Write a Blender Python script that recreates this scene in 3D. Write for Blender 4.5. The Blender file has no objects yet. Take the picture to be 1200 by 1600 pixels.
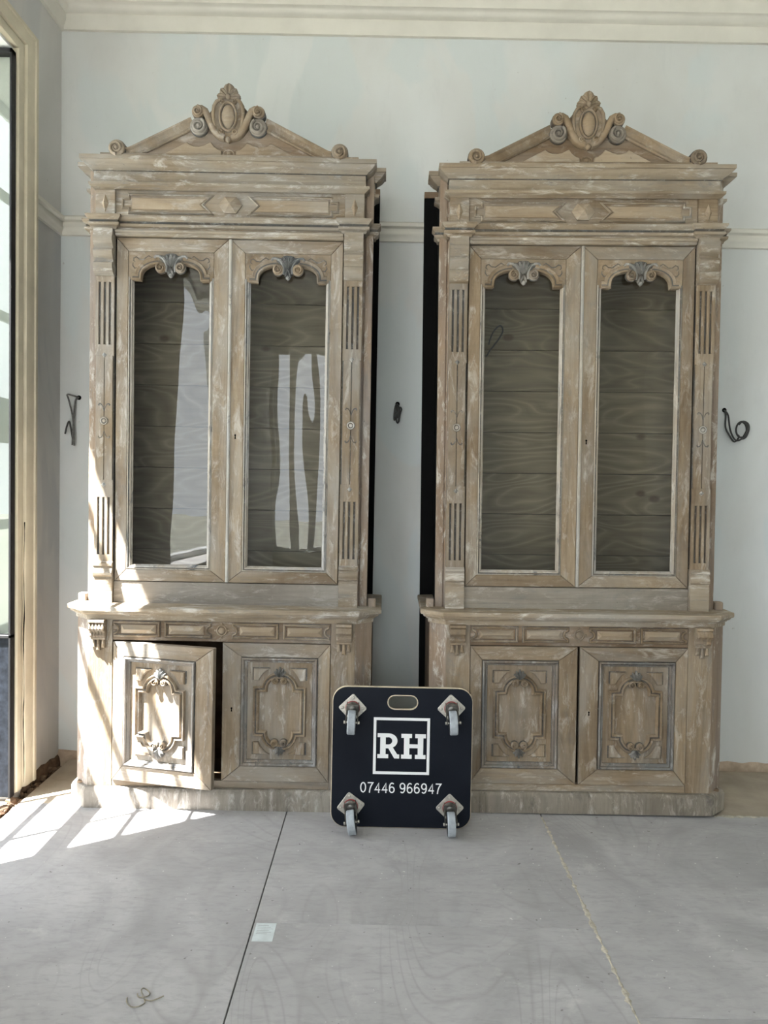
import bpy, bmesh, math, random
from math import sin, cos, pi, sqrt, atan2, radians
from mathutils import Vector, Matrix
random.seed(7)
SC = bpy.context.scene
COL = SC.collection

# ------------------------------------------------------------------ camera
cam_d = bpy.data.cameras.new('camera')
cam = bpy.data.objects.new('camera', cam_d)
COL.objects.link(cam)
cam_d.sensor_fit = 'VERTICAL'
cam_d.sensor_height = 36.0
cam_d.lens = 36.0 * 1200 / 1600
cam_d.clip_start = 0.02
cam.matrix_world = (Matrix.Translation((0, 0, 1.45))
                    @ Matrix.Rotation(pi / 2 - math.atan(0.035), 4, 'X')
                    @ Matrix.Rotation(0.0195, 4, 'Z'))
SC.camera = cam

# ------------------------------------------------------------------ light
world = bpy.data.worlds.new('sky')
SC.world = world
world.use_nodes = True
wn = world.node_tree
wn.nodes.clear()
wo = wn.nodes.new('ShaderNodeOutputWorld')
wb = wn.nodes.new('ShaderNodeBackground')
wb.inputs['Color'].default_value = (0.875, 0.94, 1.0, 1)
wb.inputs['Strength'].default_value = 3.2
wn.links.new(wb.outputs[0], wo.inputs[0])

sun_d = bpy.data.lights.new('sun', 'SUN')
sun = bpy.data.objects.new('sun', sun_d)
COL.objects.link(sun)
SUN_DIR = Vector((1.0, 0.667, -2.5)).normalized()
sun.rotation_euler = SUN_DIR.to_track_quat('-Z', 'Y').to_euler()
sun.location = (-6, -4, 9)
sun_d.energy = 42.0
sun_d.angle = radians(0.55)
sun_d.color = (1.0, 0.975, 0.94)

vs = SC.view_settings
vs.view_transform = 'Standard'
vs.look = 'None'
vs.exposure = 1.1
vs.gamma = 1.0
vs.use_curve_mapping = False
cy = SC.cycles
cy.max_bounces = 10
cy.diffuse_bounces = 6
cy.glossy_bounces = 4
cy.transmission_bounces = 6
cy.transparent_max_bounces = 12
cy.sample_clamp_indirect = 6.0
cy.caustics_reflective = False
cy.caustics_refractive = False

# ------------------------------------------------------------------ materials
class NT:
    def __init__(self, name):
        self.m = bpy.data.materials.new(name)
        self.m.use_nodes = True
        self.t = self.m.node_tree
        self.t.nodes.clear()
        self.out = self.n('ShaderNodeOutputMaterial')
    def n(self, typ, **kw):
        nd = self.t.nodes.new(typ)
        for k, v in kw.items():
            setattr(nd, k, v)
        return nd
    def set(self, nd, **kw):
        for k, v in kw.items():
            nd.inputs[k.replace('_', ' ')].default_value = v
        return nd
    def l(self, a, b):
        self.t.links.new(a, b)
    def ramp(self, fac, stops):
        r = self.n('ShaderNodeValToRGB')
        cr = r.color_ramp
        while len(cr.elements) > 1:
            cr.elements.remove(cr.elements[-1])
        cr.elements[0].position = stops[0][0]
        cr.elements[0].color = (*stops[0][1], 1)
        for p, c in stops[1:]:
            e = cr.elements.new(p)
            e.color = (*c, 1)
        self.l(fac, r.inputs[0])
        return r.outputs[0]
    def mix(self, fac, a, b, mode='MIX'):
        m = self.n('ShaderNodeMix', data_type='RGBA', blend_type=mode)
        for sock, v in ((m.inputs[0], fac), (m.inputs[6], a), (m.inputs[7], b)):
            if isinstance(v, (int, float)):
                sock.default_value = v
            elif isinstance(v, tuple):
                sock.default_value = (*v, 1)
            else:
                self.l(v, sock)
        return m.outputs[2]
    def coords(self, randomise=True, space='Object'):
        tc = self.n('ShaderNodeTexCoord')
        if not randomise:
            return tc.outputs[space]
        oi = self.n('ShaderNodeObjectInfo')
        mu = self.n('ShaderNodeVectorMath', operation='SCALE')
        co = self.n('ShaderNodeCombineXYZ')
        self.l(oi.outputs['Random'], co.inputs[0])
        m2 = self.n('ShaderNodeMath', operation='MULTIPLY')
        m2.inputs[1].default_value = 7.31
        self.l(oi.outputs['Random'], m2.inputs[0])
        self.l(m2.outputs[0], co.inputs[1])
        self.l(oi.outputs['Random'], co.inputs[2])
        self.l(co.outputs[0], mu.inputs[0])
        mu.inputs['Scale'].default_value = 13.7
        ad = self.n('ShaderNodeVectorMath', operation='ADD')
        self.l(tc.outputs[space], ad.inputs[0])
        self.l(mu.outputs[0], ad.inputs[1])
        return ad.outputs[0]
    def mapping(self, vec, scale):
        mp = self.n('ShaderNodeMapping')
        mp.inputs['Scale'].default_value = scale
        self.l(vec, mp.inputs[0])
        return mp.outputs[0]
    def noise(self, vec, scale, detail=4.0, rough=0.55, dist=0.0):
        nz = self.n('ShaderNodeTexNoise')
        nz.inputs['Scale'].default_value = scale
        nz.inputs['Detail'].default_value = detail
        nz.inputs['Roughness'].default_value = rough
        nz.inputs['Distortion'].default_value = dist
        self.l(vec, nz.inputs[0])
        return nz.outputs[0]
    def contour(self, vec, mscale, scale, mult, dist=0.4):
        """figure of sawn timber: contour lines of a stretched noise field"""
        nz = self.noise(self.mapping(vec, mscale), scale, 1.2, 0.4, dist)
        m = self.n('ShaderNodeMath', operation='MULTIPLY')
        m.inputs[1].default_value = mult
        self.l(nz, m.inputs[0])
        p = self.n('ShaderNodeMath', operation='PINGPONG')
        p.inputs[1].default_value = 1.0
        self.l(m.outputs[0], p.inputs[0])
        return p.outputs[0]
    def bump(self, h, strength=0.3, dist=0.01):
        b = self.n('ShaderNodeBump')
        b.inputs['Strength'].default_value = strength
        b.inputs['Distance'].default_value = dist
        self.l(h, b.inputs['Height'])
        return b.outputs[0]
    def bsdf(self, color, rough=0.7, normal=None, metallic=0.0, spec=0.3):
        p = self.n('ShaderNodeBsdfPrincipled')
        if isinstance(color, tuple):
            p.inputs['Base Color'].default_value = (*color, 1)
        else:
            self.l(color, p.inputs['Base Color'])
        if isinstance(rough, (int, float)):
            p.inputs['Roughness'].default_value = rough
        else:
            self.l(rough, p.inputs['Roughness'])
        p.inputs['Metallic'].default_value = metallic
        p.inputs['Specular IOR Level'].default_value = spec
        if normal is not None:
            self.l(normal, p.inputs['Normal'])
        self.l(p.outputs[0], self.out.inputs[0])
        return self.m

def step(c0, c1):
    return ((c0, (0, 0, 0)), (c1, (1, 1, 1)))

def wood(name, axis, dark, mid, light, grey=(0.30, 0.29, 0.27), grey_amt=0.6,
         white=(0.60, 0.58, 0.54), white_amt=0.5, blue=(0.13, 0.15, 0.17), blue_amt=0.25, rough=0.72):
    t = NT(name)
    v = t.coords()
    sc = {'x': (1.6, 26, 26), 'y': (26, 1.6, 26), 'z': (26, 26, 1.6), '0': (9, 9, 9)}[axis]
    sp = {'x': (2.2, 7, 7), 'y': (7, 2.2, 7), 'z': (7, 7, 2.2), '0': (6, 6, 6)}[axis]
    g = t.noise(t.mapping(v, sc), 2.2, 5, 0.62, 0.8)
    c = t.ramp(g, ((0.25, dark), (0.5, mid), (0.78, light)))
    bl = t.noise(t.mapping(v, sp), 0.55, 6, 0.65, 1.0)
    c = t.mix(0.6, c, t.ramp(bl, ((0.34, dark), (0.5, mid), (0.66, light))))
    ct = t.noise(t.mapping(v, tuple(46.0 if q == min(sc) else 9.0 for q in sc)), 1.0, 3, 0.6, 0.4)
    c = t.mix(0.06, c, t.ramp(ct, ((0.35, dark), (0.65, light))))
    cn = t.contour(v, tuple(q * 0.16 for q in sc), 1.3, 22.0)
    c = t.mix(t.ramp(cn, ((0.0, (0.30,) * 3), (0.35, (0, 0, 0)))), c, dark)
    p1 = t.noise(t.mapping(v, sp), 0.9, 4, 0.6, 0.4)
    f1 = t.ramp(p1, ((0.42, (0, 0, 0)), (0.68, (grey_amt,) * 3)))
    c = t.mix(f1, c, grey)
    p2 = t.noise(t.mapping(v, sp), 3.2, 8, 0.75, 0.6)
    f2 = t.ramp(p2, ((0.53, (0, 0, 0)), (0.66, (white_amt,) * 3)))
    c = t.mix(f2, c, white)
    p3 = t.noise(t.mapping(v, sp), 1.7, 6, 0.72, 1.2)
    f3 = t.ramp(p3, ((0.56, (0, 0, 0)), (0.68, (blue_amt,) * 3)))
    c = t.mix(f3, c, blue)
    # small nail and worm holes
    fl = t.noise(v, 95, 2, 0.5)
    f4 = t.ramp(fl, ((0.74, (0, 0, 0)), (0.79, (0.55, 0.55, 0.55))))
    c = t.mix(f4, c, (0.06, 0.05, 0.04))
    oi = t.n('ShaderNodeObjectInfo')
    c = t.mix(1.0, c, oi.outputs['Color'], 'MULTIPLY')
    nrm = t.bump(t.mix(0.45, g, p2), 0.7, 0.005)
    return t.bsdf(c, rough, nrm, spec=0.25)

DK, MD, LT = (0.120, 0.086, 0.055), (0.240, 0.183, 0.122), (0.375, 0.305, 0.220)
M = {}
M['wood_z'] = wood('weathered_wood_vertical', 'z', DK, MD, LT, grey_amt=0.65)
M['wood_x'] = wood('weathered_wood_horizontal', 'x', DK, MD, LT, grey_amt=0.65)
M['wood_mould'] = wood('bleached_moulding_wood', 'x', (0.145, 0.110, 0.074), (0.275, 0.222, 0.158), (0.42, 0.365, 0.287),
                       grey=(0.32, 0.305, 0.28), grey_amt=0.8, white_amt=0.75, blue_amt=0.45)
M['wood_bead'] = wood('pale_bead_wood', 'z', (0.24, 0.20, 0.155), (0.40, 0.36, 0.30), (0.52, 0.49, 0.44),
                      grey=(0.36, 0.37, 0.375), grey_amt=0.8, white_amt=0.7, blue=(0.075, 0.09, 0.105), blue_amt=0.9)
M['wood_carved'] = wood('stripped_carved_wood', '0', (0.130, 0.095, 0.060), (0.245, 0.184, 0.120), (0.355, 0.280, 0.192),
                        grey_amt=0.4, white_amt=0.3, blue_amt=0.25)
M['wood_tan'] = wood('tan_inlay_wood', 'x', (0.205, 0.152, 0.098), (0.315, 0.245, 0.168), (0.415, 0.345, 0.255),
                     grey_amt=0.45, white_amt=0.35, blue_amt=0.15)
M['wood_grey'] = wood('grey_residue_wood', 'x', (0.15, 0.13, 0.105), (0.265, 0.238, 0.203), (0.36, 0.335, 0.298),
                      grey=(0.225, 0.215, 0.20), grey_amt=0.5, white_amt=0.35, blue_amt=0.4)
M['wood_blue'] = wood('blue_grey_residue_carving', '0', (0.13, 0.13, 0.125), (0.27, 0.265, 0.25), (0.46, 0.45, 0.43),
                      grey=(0.16, 0.175, 0.185), grey_amt=0.6, white_amt=0.8, blue_amt=0.6)
M['wood_plinth'] = wood('stained_plinth_wood', 'z', (0.12, 0.105, 0.085), (0.25, 0.222, 0.185), (0.37, 0.34, 0.295),
                        grey=(0.23, 0.215, 0.195), grey_amt=0.5, white_amt=0.55, blue=(0.07, 0.068, 0.065), blue_amt=0.6)
M['wood_dark'] = wood('dark_ground_wood', 'x', (0.105, 0.072, 0.044), (0.19, 0.135, 0.087), (0.28, 0.212, 0.148),
                      grey_amt=0.4, white_amt=0.35, blue_amt=0.3)
M['panel_bead'] = wood('stained_panel_bead_wood', 'z', (0.115, 0.095, 0.078), (0.225, 0.188, 0.152), (0.35, 0.318, 0.28),
                       grey=(0.19, 0.21, 0.225), grey_amt=0.85, white=(0.52, 0.54, 0.55), white_amt=0.55, blue=(0.06, 0.074, 0.09), blue_amt=0.9)
M['groove'] = wood('groove_residue_and_shade', '0', (0.060, 0.052, 0.042), (0.115, 0.098, 0.078), (0.21, 0.185, 0.15),
                   grey=(0.10, 0.112, 0.12), grey_amt=0.8, white=(0.42, 0.42, 0.41), white_amt=0.5, blue=(0.06, 0.07, 0.08), blue_amt=0.7)  # old paint residue, plus painted shade that deepens grooves and outlines
M['wood_rough'] = wood('rough_edge_wood', 'z', (0.17, 0.12, 0.085), (0.28, 0.21, 0.15), (0.38, 0.31, 0.245),
                       grey=(0.27, 0.26, 0.26), grey_amt=0.5, white_amt=0.95, blue_amt=0.3)

def mat_boards():
    t = NT('pine_back_boards')
    v = t.coords()
    w = t.contour(v, (1.0, 1.0, 4.2), 1.5, 26.0)
    g = t.noise(t.mapping(v, (2, 20, 30)), 2.0, 4, 0.6, 0.5)
    c = t.ramp(w, ((0.0, (0.150, 0.122, 0.084)), (0.6, (0.195, 0.164, 0.117)), (1.0, (0.275, 0.242, 0.182))))
    c = t.mix(0.35, c, t.ramp(g, ((0.3, (0.11, 0.088, 0.06)), (0.7, (0.26, 0.225, 0.165)))))
    k = t.n('ShaderNodeTexVoronoi', feature='F1')
    k.inputs['Scale'].default_value = 1.0
    t.l(t.mapping(v, (3.2, 0.4, 5.0)), k.inputs[0])
    c = t.mix(t.ramp(k.outputs['Distance'], ((0.06, (0.75,) * 3), (0.11, (0, 0, 0)))), c, (0.07, 0.045, 0.028))
    oi = t.n('ShaderNodeObjectInfo')
    c = t.mix(1.0, c, oi.outputs['Color'], 'MULTIPLY')
    return t.bsdf(c, 0.7, t.bump(g, 0.2, 0.003))
M['boards'] = mat_boards()

def mat_plain(name, c, rough=0.6, metallic=0.0, spec=0.3, var=0.25, scale=9.0, bump=0.0, space='Object'):
    t = NT(name)
    v = t.coords(space=space)
    nz = t.noise(v, scale, 5, 0.6)
    lo = tuple(max(0, x * (1 - var)) for x in c)
    hi = tuple(min(1, x * (1 + var)) for x in c)
    col = t.ramp(nz, ((0.3, lo), (0.7, hi)))
    nrm = t.bump(nz, bump, 0.005) if bump else None
    return t.bsdf(col, rough, nrm, metallic, spec)

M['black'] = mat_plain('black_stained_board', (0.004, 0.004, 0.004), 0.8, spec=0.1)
M['dark_hole'] = mat_plain('dark_hole', (0.004, 0.004, 0.004), 0.9, spec=0.0)
M['raw'] = mat_plain('raw_brown_board', (0.16, 0.11, 0.07), 0.8, var=0.4, bump=0.2)

def mat_plaster(name, base, warm, cool):
    t = NT(name)
    tc = t.coords(False)
    a = t.noise(t.mapping(tc, (1.1, 1.1, 0.55)), 1.3, 4, 0.6, 0.5)
    c = t.mix(t.ramp(a, step(0.35, 0.66)), warm, base)
    b = t.noise(t.mapping(tc, (2.2, 2.2, 0.9)), 0.9, 3, 0.5, 1.5)
    c = t.mix(t.ramp(b, ((0.50, (0, 0, 0)), (0.56, (0.75,) * 3))), c, cool)
    s = t.noise(t.mapping(tc, (9, 9, 3.0)), 1.6, 6, 0.7, 0.3)
    c = t.mix(t.ramp(s, ((0.55, (0, 0, 0)), (0.8, (0.35,) * 3))), c, tuple(x * 0.78 for x in base))
    d = t.noise(tc, 45, 2, 0.5)
    c = t.mix(t.ramp(d, ((0.76, (0, 0, 0)), (0.80, (0.35,) * 3))), c, (0.25, 0.22, 0.19))
    return t.bsdf(c, 0.85, t.bump(t.noise(tc, 16, 5, 0.6), 0.12, 0.006), spec=0.15)
M['plaster'] = mat_plaster('skimmed_white_plaster', (0.66, 0.685, 0.685), (0.60, 0.605, 0.59), (0.585, 0.63, 0.635))
M['plaster_left'] = mat_plaster('patchy_grey_plaster', (0.62, 0.62, 0.605), (0.54, 0.53, 0.515), (0.50, 0.505, 0.51))
M['trim'] = mat_plain('cream_painted_trim', (0.66, 0.64, 0.575), 0.6, var=0.06, scale=5, bump=0.05)
M['casing'] = mat_plain('old_cream_casing_paint', (0.60, 0.545, 0.42), 0.6, var=0.10, scale=7, bump=0.08)
M['ceiling'] = mat_plain('white_ceiling', (0.72, 0.715, 0.68), 0.8, var=0.04, scale=3)
M['base_plaster'] = mat_plain('bare_pinkish_plaster', (0.42, 0.33, 0.25), 0.9, var=0.3, scale=14, bump=0.4)

def mat_floor():
    t = NT('grey_floor_sheeting')
    v = t.coords()
    a = t.noise(t.mapping(v, (1.0, 1.0, 1.0)), 2.2, 5, 0.6, 1.2)
    c = t.ramp(a, ((0.3, (0.31, 0.303, 0.305)), (0.55, (0.385, 0.377, 0.38)), (0.75, (0.45, 0.442, 0.444))))
    w = t.contour(v, (2.2, 0.7, 1.0), 1.1, 34.0, 0.8)
    wm = t.noise(v, 1.4, 2, 0.5)
    wl_ = t.mix(1.0, t.ramp(w, ((0.0, (0.42,) * 3), (0.28, (0, 0, 0)))), t.ramp(wm, ((0.42, (0, 0, 0)), (0.62, (1, 1, 1)))), 'MULTIPLY')
    c = t.mix(wl_, c, (0.27, 0.26, 0.255))
    f = t.noise(t.mapping(v, (16, 50, 1)), 1.0, 5, 0.7, 0.5)
    c = t.mix(t.ramp(f, ((0.48, (0, 0, 0)), (0.72, (0.55,) * 3))), c, (0.27, 0.265, 0.265))
    d = t.noise(v, 5.5, 6, 0.7, 0.4)
    c = t.mix(t.ramp(d, ((0.60, (0, 0, 0)), (0.72, (0.45,) * 3))), c, (0.54, 0.53, 0.515))
    s = t.noise(v, 60, 2, 0.5)
    c = t.mix(t.ramp(s, ((0.735, (0, 0, 0)), (0.76, (0.8,) * 3))), c, (0.66, 0.65, 0.63))
    s2 = t.noise(v, 48, 2, 0.4)
    c = t.mix(t.ramp(s2, ((0.22, (0.7,) * 3), (0.26, (0, 0, 0)))), c, (0.12, 0.11, 0.10))
    return t.bsdf(c, 0.78, t.bump(f, 0.12, 0.003), spec=0.2)
M['floor'] = mat_floor()
M['floor_old'] = mat_plain('dusty_brown_floorboard', (0.37, 0.315, 0.25), 0.85, var=0.2, scale=5, bump=0.15)
M['dust'] = mat_plain('sandy_joint_dust', (0.44, 0.405, 0.335), 0.95, var=0.35, scale=60, bump=0.5)
M['rubble'] = mat_plain('brown_rubble', (0.13, 0.085, 0.055), 0.95, var=0.5, scale=25, bump=0.5)
M['paving'] = mat_plain('outdoor_paving', (0.17, 0.175, 0.15), 0.9, var=0.15, scale=2)
M['paint_slate'] = mat_plain('slate_blue_black_paint', (0.010, 0.0125, 0.017), 0.6, spec=0.1, var=0.6, scale=30, bump=0.1)
M['iron_black'] = mat_plain('black_frame_paint', (0.01, 0.01, 0.011), 0.5)
M['white_paint'] = mat_plain('white_reveal_paint', (0.80, 0.82, 0.82), 0.6, var=0.05, scale=4)
M['cable'] = mat_plain('dark_grey_cable', (0.055, 0.054, 0.052), 0.5, var=0.3, scale=40)
M['cable_worn'] = mat_plain('plaster_dusted_cable', (0.15, 0.145, 0.14), 0.7, var=0.5, scale=60)

def mat_glass(name, wavy=True):
    t = NT(name)
    v = t.coords()
    tr = t.n('ShaderNodeBsdfTransparent')
    tr.inputs[0].default_value = (0.90, 0.915, 0.88, 1)
    gl = t.n('ShaderNodeBsdfGlossy')
    gl.inputs['Color'].default_value = (1, 1, 1, 1)
    gl.inputs['Roughness'].default_value = 0.0
    fr = t.n('ShaderNodeFresnel')
    fr.inputs['IOR'].default_value = 1.52
    if wavy:
        nz = t.noise(t.mapping(v, (1.5, 1.5, 0.40)), 3.0, 1.0, 0.4, 0.3)
        nb = t.bump(nz, 1.0, 0.0030)
        t.l(nb, gl.inputs['Normal'])
    mx = t.n('ShaderNodeMixShader')
    t.l(fr.outputs[0], mx.inputs[0])
    t.l(tr.outputs[0], mx.inputs[1])
    t.l(gl.outputs[0], mx.inputs[2])
    t.l(mx.outputs[0], t.out.inputs[0])
    return t.m
M['glass'] = mat_glass('old_wavy_glass')
M['glass_flat'] = mat_glass('window_glass', False)

def mat_board_face():
    t = NT('black_coated_ply_face')
    v = t.coords()
    a = t.noise(v, 4, 4, 0.6)
    c = t.ramp(a, ((0.3, (0.0055, 0.0075, 0.0125)), (0.7, (0.009, 0.0115, 0.018))))
    s = t.noise(v, 55, 3, 0.6)
    c = t.mix(t.ramp(s, ((0.73, (0, 0, 0)), (0.80, (0.35,) * 3))), c, (0.16, 0.16, 0.17))
    return t.bsdf(c, t.ramp(a, ((0.3, (0.42,) * 3), (0.7, (0.58,) * 3))), None, spec=0.12)
M['board_face'] = mat_board_face()
M['ply_edge'] = mat_plain('birch_ply_edge', (0.52, 0.44, 0.33), 0.7, var=0.2, scale=20)
M['white_print'] = mat_plain('white_print', (0.80, 0.81, 0.82), 0.6, var=0.03)
M['zinc'] = mat_plain('worn_zinc_plate', (0.50, 0.48, 0.43), 0.45, metallic=0.75, var=0.3, scale=35, bump=0.1)
M['dark_steel'] = mat_plain('dark_oily_steel', (0.11, 0.105, 0.095), 0.35, metallic=0.85, var=0.4, scale=40)
M['red_ring'] = mat_plain('red_bearing_ring', (0.30, 0.05, 0.05), 0.6)
M['rubber'] = mat_plain('grey_rubber_tyre', (0.34, 0.37, 0.40), 0.6, var=0.25, scale=30)
M['rubber_dark'] = mat_plain('dark_wheel_side', (0.035, 0.037, 0.04), 0.5)
M['paper'] = mat_plain('pale_blue_paper', (0.55, 0.60, 0.61), 0.8, var=0.08, scale=30)
M['string'] = mat_plain('dirty_string', (0.30, 0.27, 0.21), 0.9, var=0.4, scale=60)
M['ink'] = mat_plain('grey_print', (0.16, 0.17, 0.18), 0.8)
M['timber'] = wood('rough_timber', 'x', (0.20, 0.10, 0.05), (0.36, 0.2, 0.10), (0.5, 0.32, 0.18), grey_amt=0.2, white_amt=0.2)

# ------------------------------------------------------------------ mesh helpers
def nb():
    return bmesh.new()

def face(bm, pts, mi=0):
    vs_ = [bm.verts.new(p) for p in pts]
    try:
        f = bm.faces.new(vs_)
        f.material_index = mi
        return f
    except ValueError:
        return None

def box(bm, x0, x1, y0, y1, z0, z1, bev=0.0, mi=0):
    if x0 > x1: x0, x1 = x1, x0
    t = bmesh.new()
    bmesh.ops.create_cube(t, size=1.0)
    for v in t.verts:
        v.co = Vector(((x0 + x1) / 2 + v.co.x * (x1 - x0), (y0 + y1) / 2 + v.co.y * (y1 - y0),
                       (z0 + z1) / 2 + v.co.z * (z1 - z0)))
    if bev:
        bmesh.ops.bevel(t, geom=t.edges[:], offset=bev, segments=1, affect='EDGES', profile=0.5)
    merge(bm, t, None, mi)
    return bm

def merge(bm, t, mat=None, mi=0):
    mp = {}
    for v in t.verts:
        mp[v] = bm.verts.new(mat @ v.co if mat else v.co)
    flip = mat is not None and mat.determinant() < 0
    for f in t.faces:
        vv = [mp[v] for v in f.verts]
        if flip: vv.reverse()
        nf = bm.faces.new(vv)
        nf.material_index = f.material_index if mi is None else mi
    t.free()

def area(poly):
    return 0.5 * sum(poly[i][0] * poly[(i + 1) % len(poly)][1] - poly[(i + 1) % len(poly)][0] * poly[i][1]
                     for i in range(len(poly)))

def offset(poly, d):
    """inset a closed CCW polygon by d"""
    n = len(poly); res = []
    for i in range(n):
        p0, p1, p2 = Vector(poly[i - 1]), Vector(poly[i]), Vector(poly[(i + 1) % n])
        a = (p1 - p0); b = (p2 - p1)
        if a.length < 1e-9 or b.length < 1e-9:
            res.append(tuple(p1)); continue
        a.normalize(); b.normalize()
        na, nb_ = Vector((-a.y, a.x)), Vector((-b.y, b.x))
        m = na + nb_
        k = 1 + na.dot(nb_)
        if k < 0.35: k = 0.35
        q = p1 + m * (d / k)
        res.append((q.x, q.y))
    return res

def prism(bm, poly, y0, y1, bev=0.0, mi=0, mx=1.0, back=True):
    """polygon in XZ; front face at y0 (towards the viewer), back at y1"""
    poly = [(p[0] * mx, p[1]) for p in poly]
    if area(poly) < 0: poly = poly[::-1]
    n = len(poly)
    rings = []
    if bev:
        ins = offset(poly, bev)
        rings.append([bm.verts.new((p[0], y0, p[1])) for p in ins])
        rings.append([bm.verts.new((p[0], y0 + bev, p[1])) for p in poly])
    else:
        rings.append([bm.verts.new((p[0], y0, p[1])) for p in poly])
    rings.append([bm.verts.new((p[0], y1, p[1])) for p in poly])
    f = bm.faces.new(rings[0]); f.material_index = mi
    for a, b in zip(rings, rings[1:]):
        for i in range(n):
            j = (i + 1) % n
            f = bm.faces.new((a[i], b[i], b[j], a[j])); f.material_index = mi
    if back:
        f = bm.faces.new(rings[-1][::-1]); f.material_index = mi

def plan_prism(bm, poly, z0, z1, mi=0):
    """polygon in XY extruded in z"""
    if area(poly) < 0: poly = poly[::-1]
    n = len(poly)
    a = [bm.verts.new((p[0], p[1], z0)) for p in poly]
    b = [bm.verts.new((p[0], p[1], z1)) for p in poly]
    bm.faces.new(a[::-1]).material_index = mi
    bm.faces.new(b).material_index = mi
    for i in range(n):
        j = (i + 1) % n
        bm.faces.new((a[i], a[j], b[j], b[i])).material_index = mi

def extrude_x(bm, poly, x0, x1, mi=0):
    """polygon in (y, z) extruded along x"""
    if area(poly) < 0: poly = poly[::-1]
    if x0 > x1: x0, x1 = x1, x0
    n = len(poly)
    a = [bm.verts.new((x0, p[0], p[1])) for p in poly]
    b = [bm.verts.new((x1, p[0], p[1])) for p in poly]
    bm.faces.new(a[::-1]).material_index = mi
    bm.faces.new(b).material_index = mi
    for i in range(n):
        j = (i + 1) % n
        bm.faces.new((a[i], a[j], b[j], b[i])).material_index = mi

def ridge(bm, path, prof, y, closed=False, widths=None, mx=1.0, mi=0, hs=None, groove=()):
    """raised moulding lying in the XZ plane at depth y. prof: (across, height out)"""
    path = [Vector((p[0] * mx, p[1])) for p in path]
    if mx < 0:
        path = path[::-1]
        widths = widths[::-1] if widths else widths
        hs = hs[::-1] if hs else hs
    n = len(path)
    rows = []
    for i in range(n):
        if closed:
            p0, p2 = path[i - 1], path[(i + 1) % n]
        else:
            p0, p2 = path[max(i - 1, 0)], path[min(i + 1, n - 1)]
        a = path[i] - p0; b = p2 - path[i]
        if a.length < 1e-9: a = b.copy()
        if b.length < 1e-9: b = a.copy()
        a.normalize(); b.normalize()
        na, nb_ = Vector((-a.y, a.x)), Vector((-b.y, b.x))
        m = na + nb_
        k = max(1 + na.dot(nb_), 0.45)
        m = m / k
        w = widths[i] if widths else 1.0
        h = hs[i] if hs else (w if widths else 1.0)
        rows.append([bm.verts.new((path[i].x + m.x * o * w, y - ht * h, path[i].y + m.y * o * w)) for o, ht in prof])
    k = len(prof)
    cnt = n if closed else n - 1
    for i in range(cnt):
        r0, r1 = rows[i], rows[(i + 1) % n]
        for j in range(k - 1):
            bm.faces.new((r0[j], r0[j + 1], r1[j + 1], r1[j])).material_index = 1 if j in groove else mi
    if not closed:
        bm.faces.new(rows[0][::-1]).material_index = mi
        bm.faces.new(rows[-1]).material_index = mi

HALF = [(cos(a) * 0.5, sin(a) * 0.5) for a in [pi * i / 6 for i in range(7)]]
def half(w, h, base=0.0):
    p = [(x * w, y * 2 * h + base) for x, y in HALF]
    if base: p = [(w / 2, 0)] + p + [(-w / 2, 0)]
    return p

def dome(bm, cx, cz, rx, rz, h, y, seg=16, rings=4, mi=0, base=0.0):
    prev = None
    first = None
    if base:
        first = [bm.verts.new((cx + rx * cos(2 * pi * i / seg), y, cz + rz * sin(2 * pi * i / seg))) for i in range(seg)]
        prev = first
        y = y - base
    for r in range(rings):
        a = (pi / 2) * r / rings
        ring = [bm.verts.new((cx + rx * cos(a) * cos(2 * pi * i / seg), y - h * sin(a), cz + rz * cos(a) * sin(2 * pi * i / seg)))
                for i in range(seg)]
        if prev:
            for i in range(seg):
                j = (i + 1) % seg
                bm.faces.new((prev[i], prev[j], ring[j], ring[i])).material_index = mi
        prev = ring
    top = bm.verts.new((cx, y - h, cz))
    for i in range(seg):
        bm.faces.new((prev[i], prev[(i + 1) % seg], top)).material_index = mi

def lobe(bm, x0, z0, ang, length, width, h, y, seg=12):
    """leaf-like raised lobe starting at (x0,z0) pointing along ang, with a central vein groove"""
    ux, uz = cos(ang), sin(ang)
    px_, pz_ = -uz, ux
    rows = []
    n = 10
    for i in range(n + 1):
        s = i / n
        w = width * 0.5 * ((0.30 + 0.70 * s / 0.62) if s < 0.62 else sqrt(max(0, 1 - ((s - 0.62) / 0.38) ** 2)))
        w = max(w, 0.0006)
        hh = h * (0.5 + 0.7 * sin(pi * (0.15 + 0.8 * s)))
        row = []
        for o, k in ((-1, 0), (-0.8, 0.7), (-0.4, 1.0), (0, 0.62), (0.4, 1.0), (0.8, 0.7), (1, 0)):
            row.append(bm.verts.new((x0 + ux * length * s + px_ * w * o, y - hh * k, z0 + uz * length * s + pz_ * w * o)))
        rows.append(row)
    for a, b in zip(rows, rows[1:]):
        for j in range(6):
            bm.faces.new((a[j], a[j + 1], b[j + 1], b[j]))
    bm.faces.new(rows[0][::-1]); bm.faces.new(rows[-1])

def spiral_pts(cx, cz, r0, turns, a0, direction, r1=0.25, n=None):
    n = n or int(turns * 16)
    pts = []
    for i in range(n + 1):
        s = i / n
        r = r0 * (1 - (1 - r1) * s)
        a = a0 + direction * turns * 2 * pi * s
        pts.append((cx + r * cos(a), cz + r * sin(a)))
    return pts

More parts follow.
